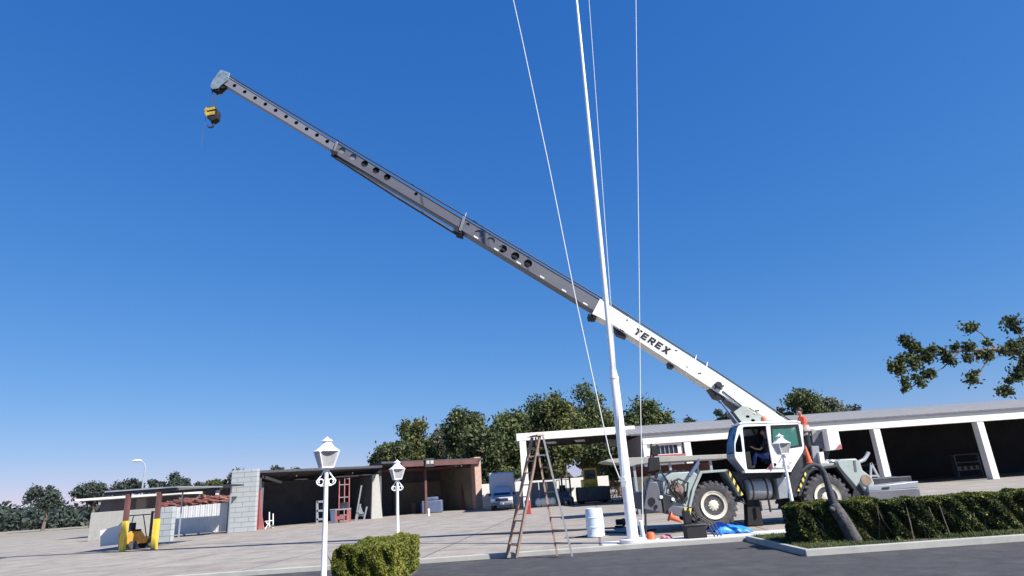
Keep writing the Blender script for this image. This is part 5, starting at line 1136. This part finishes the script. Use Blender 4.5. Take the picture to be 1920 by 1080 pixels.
# blue tarp
tb = MB(); xs0, ys0 = P(1337, 1000, 20.3).x, 20.25; nx, ny = 26, 12
Lx = P(1403, 993, 20.4).x-xs0
vs = []
for j in range(ny+1):
    for i in range(nx+1):
        u, v = i/nx, j/ny; h_ = .36*math.sin(math.pi*v)**.5*min(1, u*5+.2)*(1-u)**.6*(.92+.08*math.sin(9*u+2*v))+.018*math.sin(23*u+7*v)+.02
        vs.append((xs0+u*Lx+.12*math.sin(5*v)-.0+.12*v, ys0+v*.75*(1-.3*u), max(.012, h_)))
fs = [(j*(nx+1)+i, j*(nx+1)+i+1, (j+1)*(nx+1)+i+1, (j+1)*(nx+1)+i) for j in range(ny) for i in range(nx)]
tb.add(vs, fs); o = tb.build('tarp', M['blue'], base=(xs0, ys0, 0), smooth=50); tag(o, 'bright blue folded tarp on the ground beside the left front wheel', 'tarp')
so = o.modifiers.new('thick', 'SOLIDIFY'); so.thickness = .01; so.offset = 1
# black box and cribbing in front of left wheel
q = G(1303, 1010)
bx_ = thing('battery_box', 'black box with cables on the ground in front of the left wheel', 'box', (q.x, q.y, 0))
MB().box(q.x-.22, q.x+.38, q.y, q.y+.45, .004, .34).build('box_body', M['black'], bx_, bevel=.03); MB().box(q.x-.24, q.x+.4, q.y-.02, q.y+.47, .342, .4).build('lid', M['dark'], bx_, bevel=.02)
MB().box(q.x-.2, q.x+.0, q.y+.1, q.y+.3, .402, .78).build('upright_case', M['black'], bx_, bevel=.02)
m = MB(); 
for k in range(3): m.tube([(q.x+.1, q.y+.2, .4), (q.x+.2+.1*k, q.y+.15, .6), (q.x+.45+.1*k, q.y+.1, .42), (q.x+.6+.1*k, q.y+.05, .02)], .02, 6)
m.build('cable', M['cable'], bx_)
# small orange float / cone under the front
o = MB().lathe([(.16, 0), (.16, .03), (.1, .05), (.03, .42), (.02, .43)], (0, 0, 0), 18).xf(Matrix.Translation(P(1255, 968, 21.6)) @ Matrix.Rotation(R(118), 4, 'Y')).build('traffic_cone', M['orange'], base=P(1262, 980, 21.6)); tag(o, 'orange traffic cone stuck tilted under the crane front bumper', 'traffic cone')
pA, pB = P(1510, 838, 21.9), P(1518, 868, 21.9); d = (pA-pB).normalized()
mt_ = Matrix.Translation(pB) @ d.to_track_quat('Z', 'Y').to_matrix().to_4x4(); L_ = (pA-pB).length
o = MB().lathe([(.12, 0), (.12, .02), (.095, .03), (.035, L_-.02), (.025, L_)], (0, 0, 0), 20).xf(mt_).build('traffic_cone', M['orange'], base=pB); tag(o, 'orange traffic cone leaning on the crane side between cab and rear wheel', 'traffic cone')
q = P(1219, 1008, 20.6); hh_ = thing('hard_hat', 'orange-red hard hat on the pale path edge right of the flagpole', 'hard hat', (q.x, 20.6, .004))
MB().lathe([(.16, .0), (.165, .01), (.15, .03), (.145, .1), (.11, .17), (.05, .2), (.01, .205)], (q.x, 20.45, .006), 24).build('shell', M['orange'], hh_)
MB().box(q.x-.1, q.x+.1, 20.22, 20.32, .006, .022).build('peak', M['orange'], hh_, bevel=.008)
vs = MB().ball((0, 0, 0), 1, n=20, m=12); vs.v = [(a*.17*(1+.2*math.sin(7*c+3*a)), b*.14*(1+.2*math.sin(6*a)), max(-.3, c+.25*math.sin(5*a+4*b))*.08+.03) for a, b, c in vs.v]
q = P(1250, 1010, 20.2); vs.xf(Matrix.Translation((q.x, 20.2, 0))); o = vs.build('rag', M['pink'], base=(q.x, 20.2, 0)); tag(o, 'crumpled pink cloth on the pale path right of the hard hat', 'cloth')
q = G(1206, 1009); o = MB().cyl((q.x, q.y, .0), (q.x-.02, q.y, .5), .07, n=14).cyl((q.x-.02, q.y, .5), (q.x-.02, q.y, .53), .08, .03, n=14).build('short_pipe', M['drum'], base=(q.x, q.y, 0)); tag(o, 'short pale upright pipe just right of the flagpole foot', 'pipe')
q = G(1163, 989); pm = thing('water_pump', 'small black water pump on the yard left of the flagpole foot', 'pump', (q.x, q.y, 0))
m = MB(); m.box(q.x-.2, q.x+.18, q.y-.1, q.y+.15, .03, .07); m.cyl((q.x-.15, q.y, .2), (q.x+.1, q.y, .2), .11); m.build('motor', M['black'], pm, bevel=.01); MB().lathe([(.03, -.06), (.12, -.06), (.14, 0), (.12, .06), (.03, .06)], (q.x+.16, q.y, .2), 16, 'X').build('pump_housing', M['dark'], pm)
m = MB(); 
for s in (-1, 1): m.cyl((q.x-.1, q.y+s*.1, 0), (q.x-.1, q.y+s*.1, .05), .03, n=8); m.cyl((q.x+.1, q.y+s*.1, 0), (q.x+.1, q.y+s*.1, .05), .03, n=8)
m.build('foot', M['dark'], pm)
pts = [G(900, 1003.5), G(985, 1001), G(1060, 997), G(1110, 993.5), G(1168, 990)]; pts = [p+Vector((0, 0, .03)) for p in pts]
o = MB().tube(pts, .03, 6).build('power_cable', M['cable'], base=pts[0]); tag(o, 'long black cable lying across the yard to the small pump', 'cable')
pts = [G(1070, 1010), G(1100, 1006), G(1135, 1000), G(1185, 1000), G(1230, 994)]; pts = [p+Vector((0, 0, .025)) for p in pts]
o = MB().tube(pts, .025, 6).build('water_hose', M['cable'], base=pts[0]); tag(o, 'black hose on the ground behind the plastic drum and flagpole', 'hose')

# ------------------------------------------------------------ hedges
def hedge(label, x0, x1, y0, y1, z1, n, kinds=('hedge', 'hedge_yellow'), dens_front=1.0, z0=0.0):
    r_ = thing('hedge', label, 'hedge', ((x0+x1)/2, (y0+y1)/2, 0), 'clipped garden hedges')
    def pts(n, wts):
        out = []
        fr = int(n*wts[0]); tp_ = int(n*wts[1]); sd_ = n-fr-tp_
        for cnt, f in ((fr, 0), (tp_, 1), (sd_, 2)):
            u, v = RNG.random(cnt), RNG.random(cnt); jit = np.abs(RNG.normal(size=cnt))*.05
            if f == 0: p = np.stack([x0+u*(x1-x0), y0+jit+.03*np.sin(u*31), z0+(.10+.90*v**.8)*(z1-z0)], 1)
            elif f == 1: p = np.stack([x0+u*(x1-x0), y0+v*(y1-y0), z1-jit*.5+.012*np.sin(u*47+v*9)], 1)
            else: p = np.stack([np.where(u < .5, x0+jit, x1-jit), y0+RNG.random(cnt)*(y1-y0), z0+(.1+.9*v)*(z1-z0)], 1)
            out.append(p)
        p = np.concatenate(out); amp_ = .035*np.sin(p[:, 0]*5.1+p[:, 1]*3)+.03*np.sin(p[:, 0]*11.7+1)+.02*np.sin(p[:, 0]*23+p[:, 2]*9)
        p[:, 2] += amp_*(p[:, 2] > z1*.8); p[:, 1] += .05*np.sin(p[:, 0]*7.3+p[:, 2]*5)+.04*np.sin(p[:, 0]*15+p[:, 2]*13)
        gap = np.sin(p[:, 0]*3.1+1)*np.sin(p[:, 2]*6+p[:, 0]*1.7)+.6*np.sin(p[:, 0]*9.3+p[:, 2]*8); keep = (gap < .55) | (RNG.random(len(p)) < .45) | (p[:, 2] > z1*.82)
        return p[keep]
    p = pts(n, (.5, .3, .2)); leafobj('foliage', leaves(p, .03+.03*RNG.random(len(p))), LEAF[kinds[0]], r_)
    p = pts(int(n*.35), (.12, .84, .04)); p[:, 2] += .012; leafobj('yellow_foliage', leaves(p, .03+.025*RNG.random(len(p))), LEAF[kinds[1]], r_)  # yellow-green leaves, spread mostly over the top
    m = MB()
    for k in range(int((x1-x0)/.28)+2):
        x = x0+.12+k*.28+random.uniform(-.05, .05)
        if x > x1-.05: break
        for j in range(3):
            yy = y0+(.03 if j == 0 else .12)+(.1 if j == 0 else 1)*random.random()*(y1-y0-.25); a = Vector((x, yy, .0)); b = Vector((x+random.uniform(-.25, .25), yy+random.uniform(-.15, .1), z1*.55)); c = b+Vector((random.uniform(-.2, .2), random.uniform(-.1, .1), z1*.35))
            m.tube([a, b, c], [.022, .015, .008], 5)
            if random.random() < .45: m.tube([c, c+Vector((random.uniform(-.06, .06), random.uniform(-.15, .05), z1-c.z+random.uniform(.03, .14)))], [.006, .003], 4)
    m.bar((x0+.05, (y0+y1)/2, .01), (x1-.05, (y0+y1)/2, .01), y1-y0-.1, .03)
    m.build('stems', M['bark'], r_)
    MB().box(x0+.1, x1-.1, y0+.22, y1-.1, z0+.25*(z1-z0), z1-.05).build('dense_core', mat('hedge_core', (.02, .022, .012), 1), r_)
    return r_
hz = P(1560, 946, 15.4).z
hx0 = P(1491, 950, 15.4).x; hx1 = P(1652, 945, 15.4).x
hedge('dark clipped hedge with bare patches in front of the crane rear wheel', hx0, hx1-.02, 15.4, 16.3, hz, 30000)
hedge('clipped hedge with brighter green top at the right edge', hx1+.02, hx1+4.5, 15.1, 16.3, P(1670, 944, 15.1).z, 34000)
hy = 16.0; hedge('low yellow-green hedge in front of the lamp before the right shed', P(664, 1012, 15).x, P(779, 1008, hy).x, 13.4, 16.6, P(740, 1006, 16.6).z, 26000, kinds=('hedge_yellow', 'hedge_yellow'))
# ------------------------------------------------------------ bent bare trunk
bt_ = thing('pruned_tree', 'leaning bare grey trunk with one bent branch, growing through the hedge', 'tree', tuple(P(1622, 1056, 15.3)))
Yt_ = 15.3
pts = [P(a, b_, Yt_) for a, b_ in ((1622, 1056), (1612, 1035), (1602, 1012), (1585, 982), (1572, 962), (1562, 945))]; pts[0].z = -.05
MB().tube(pts, [.185, .17, .165, .15, .15, .12], 14).build('trunk', M['greybark'], bt_)
pts = [P(a, b_, Yt_) for a, b_ in ((1566, 952), (1558, 930), (1551, 905), (1544, 885), (1536, 874), (1525, 871), (1513, 876), (1502, 886))]
MB().tube(pts, [.10, .085, .07, .065, .06, .05, .045, .03], 12).build('branch', M['cable'] if False else mat('dark_branch_bark', (.05, .05, .06), .85, 0, .3, 8, .6, 20), bt_)
m = MB(); m.ball(P(1566, 949, Yt_-.05), .09, 1.1, .8, .8, 12, 8); m.ball(P(1560, 955, Yt_-.1), .07, 1, 1, .9, 10, 6); m.build('pruned_knob', M['greybark'], bt_)

# ------------------------------------------------------------ tree at the right edge
YR = 27.0
bx = P(2010, 760, YR).x
root = thing('tree', 'dark-leaved tree branch reaching in at the right edge above the workshop', 'tree', (bx, YR, 0))
spine = [(1985, 700), (1930, 668), (1868, 655), (1800, 658), (1740, 668), (1700, 680), (1676, 688)]
sub = [((1740, 668), (1712, 640), (1692, 636)), ((1800, 658), (1768, 690), (1735, 705), (1697, 712)), ((1735, 705), (1712, 724), (1694, 732)), ((1868, 655), (1842, 690), (1822, 715)), ((1868, 655), (1840, 625), (1815, 612)), ((1930, 668), (1905, 700), (1885, 735)), ((1930, 668), (1912, 630), (1895, 600))]
m = MB(); base = Vector((bx, YR, -.1)); fork = P(1995, 715, YR)
m.tube([base, base.lerp(fork, .5)+Vector((.15, 0, 0)), fork], [.28, .22, .17], 12)
m.tube([fork]+[P(a, b, YR) for a, b in spine], [.15, .12, .10, .08, .055, .04, .026, .012], 8)
for k, sb2 in enumerate(sub): m.tube([P(a, b, YR+.12*((k % 3)-1)*(n_q > 0)) for n_q, (a, b) in enumerate(sb2)], [.04, .024, .01, .006][:len(sb2)], 6)
allp = []
cl = [(1676, 687, .20, 330), (1690, 674, .18, 240), (1687, 695, .18, 240), (1695, 637, .17, 200), (1697, 712, .14, 130), (1694, 732, .08, 50), (1712, 650, .2, 260), (1715, 684, .2, 240), (1738, 668, .22, 240), (1738, 702, .2, 200), (1775, 672, .2, 170), (1815, 650, .22, 200), (1822, 712, .2, 170), (1817, 614, .2, 190), (1850, 668, .2, 180), (1885, 733, .22, 220), (1897, 604, .25, 260), (1905, 655, .3, 320), (1912, 700, .3, 300)]
for k in range(1, 5):
    for t in (.2, .5, .8): a, b = spine[k], spine[k+1]; cl.append((a[0]+(b[0]-a[0])*t+random.uniform(-8, 8), a[1]+(b[1]-a[1])*t+random.uniform(-16, 14), .12+.07*random.random(), 120))
for q3 in sub:
    for a, b in zip(q3, q3[1:]): cl.append(((a[0]+b[0])/2+random.uniform(-5, 5), (a[1]+b[1])/2+random.uniform(-8, 8), .13, 110))
for (px, py, r, n) in cl:
    r *= 1.25; n = int(n*1.2)
    c = np.array(P(px, py, YR)); q = RNG.normal(size=(n, 3)); q /= np.linalg.norm(q, axis=1)[:, None]; q *= (RNG.random(n)**.6)[:, None]*(1+.45*RNG.normal(size=(n, 1))); q[:, 2] -= .05*np.abs(q[:, 0]); allp.append(c+q*r)
    for z_ in range(4): qq = P(px, py, YR)+Vector((random.uniform(-r, r), random.uniform(-r, r), random.uniform(-r, r)*.8)); m.tube([P(px, py, YR), qq], [.008, .003], 4)
p = np.concatenate(allp); leafobj('crown', leaves(p, .06+.055*RNG.random(len(p))), LEAF['dark'], root)
m.build('trunk', M['bark'], root)

# planting bed under the right hedges
BED = (hx0-.3, hx1+5.2, 14.4, 17.9)
g = MB().box(BED[0], BED[1], BED[2], BED[3], -.3, .09).build('garden_soil', M['soil'], smooth=0); tag(g, None, None, kind='structure')
m = MB(); m.box(BED[0]-.12, BED[1]+.12, BED[2]-.125, BED[2]-.003, -.3, .13); m.box(BED[0]-.12, BED[1]+.12, BED[3]+.003, BED[3]+.125, -.3, .13); m.box(BED[0]-.125, BED[0]-.003, BED[2]-.002, BED[3]+.002, -.3, .13)
tag(m.build('bed_kerb', M['plaster'], smooth=0, bevel=.015), None, None, kind='structure')
def grass():
    n = 60000; x = RNG.uniform(BED[0], BED[1], n); y = RNG.uniform(BED[2], BED[3], n); keep = (np.sin(x*1.3+np.sin(y*2.1))+np.sin(y*1.7+x*.6)+RNG.normal(size=n)*.6) > -.6
    x, y = x[keep], y[keep]; h = RNG.uniform(.03, .10, len(x)); a = RNG.uniform(0, 6.28, len(x)); w_ = .012
    b0 = np.stack([x-np.cos(a)*w_, y-np.sin(a)*w_, np.full(len(x), .09)], 1); b1 = np.stack([x+np.cos(a)*w_, y+np.sin(a)*w_, np.full(len(x), .09)], 1)
    lx_ = RNG.normal(size=len(x))*.03; t1 = np.stack([x+lx_+np.cos(a)*.003, y, .09+h], 1); t0 = np.stack([x+lx_-np.cos(a)*.003, y, .09+h], 1)
    return np.stack([b0, b1, t1, t0], 1).reshape(-1, 3)
o = leafobj('grass', grass(), LEAF['mid'], None); tag(o, 'sparse grass growing in the soil bed around the right hedges', 'grass', kind='stuff')
for o in bpy.data.objects:
    if '_o' in o: del o['_o']
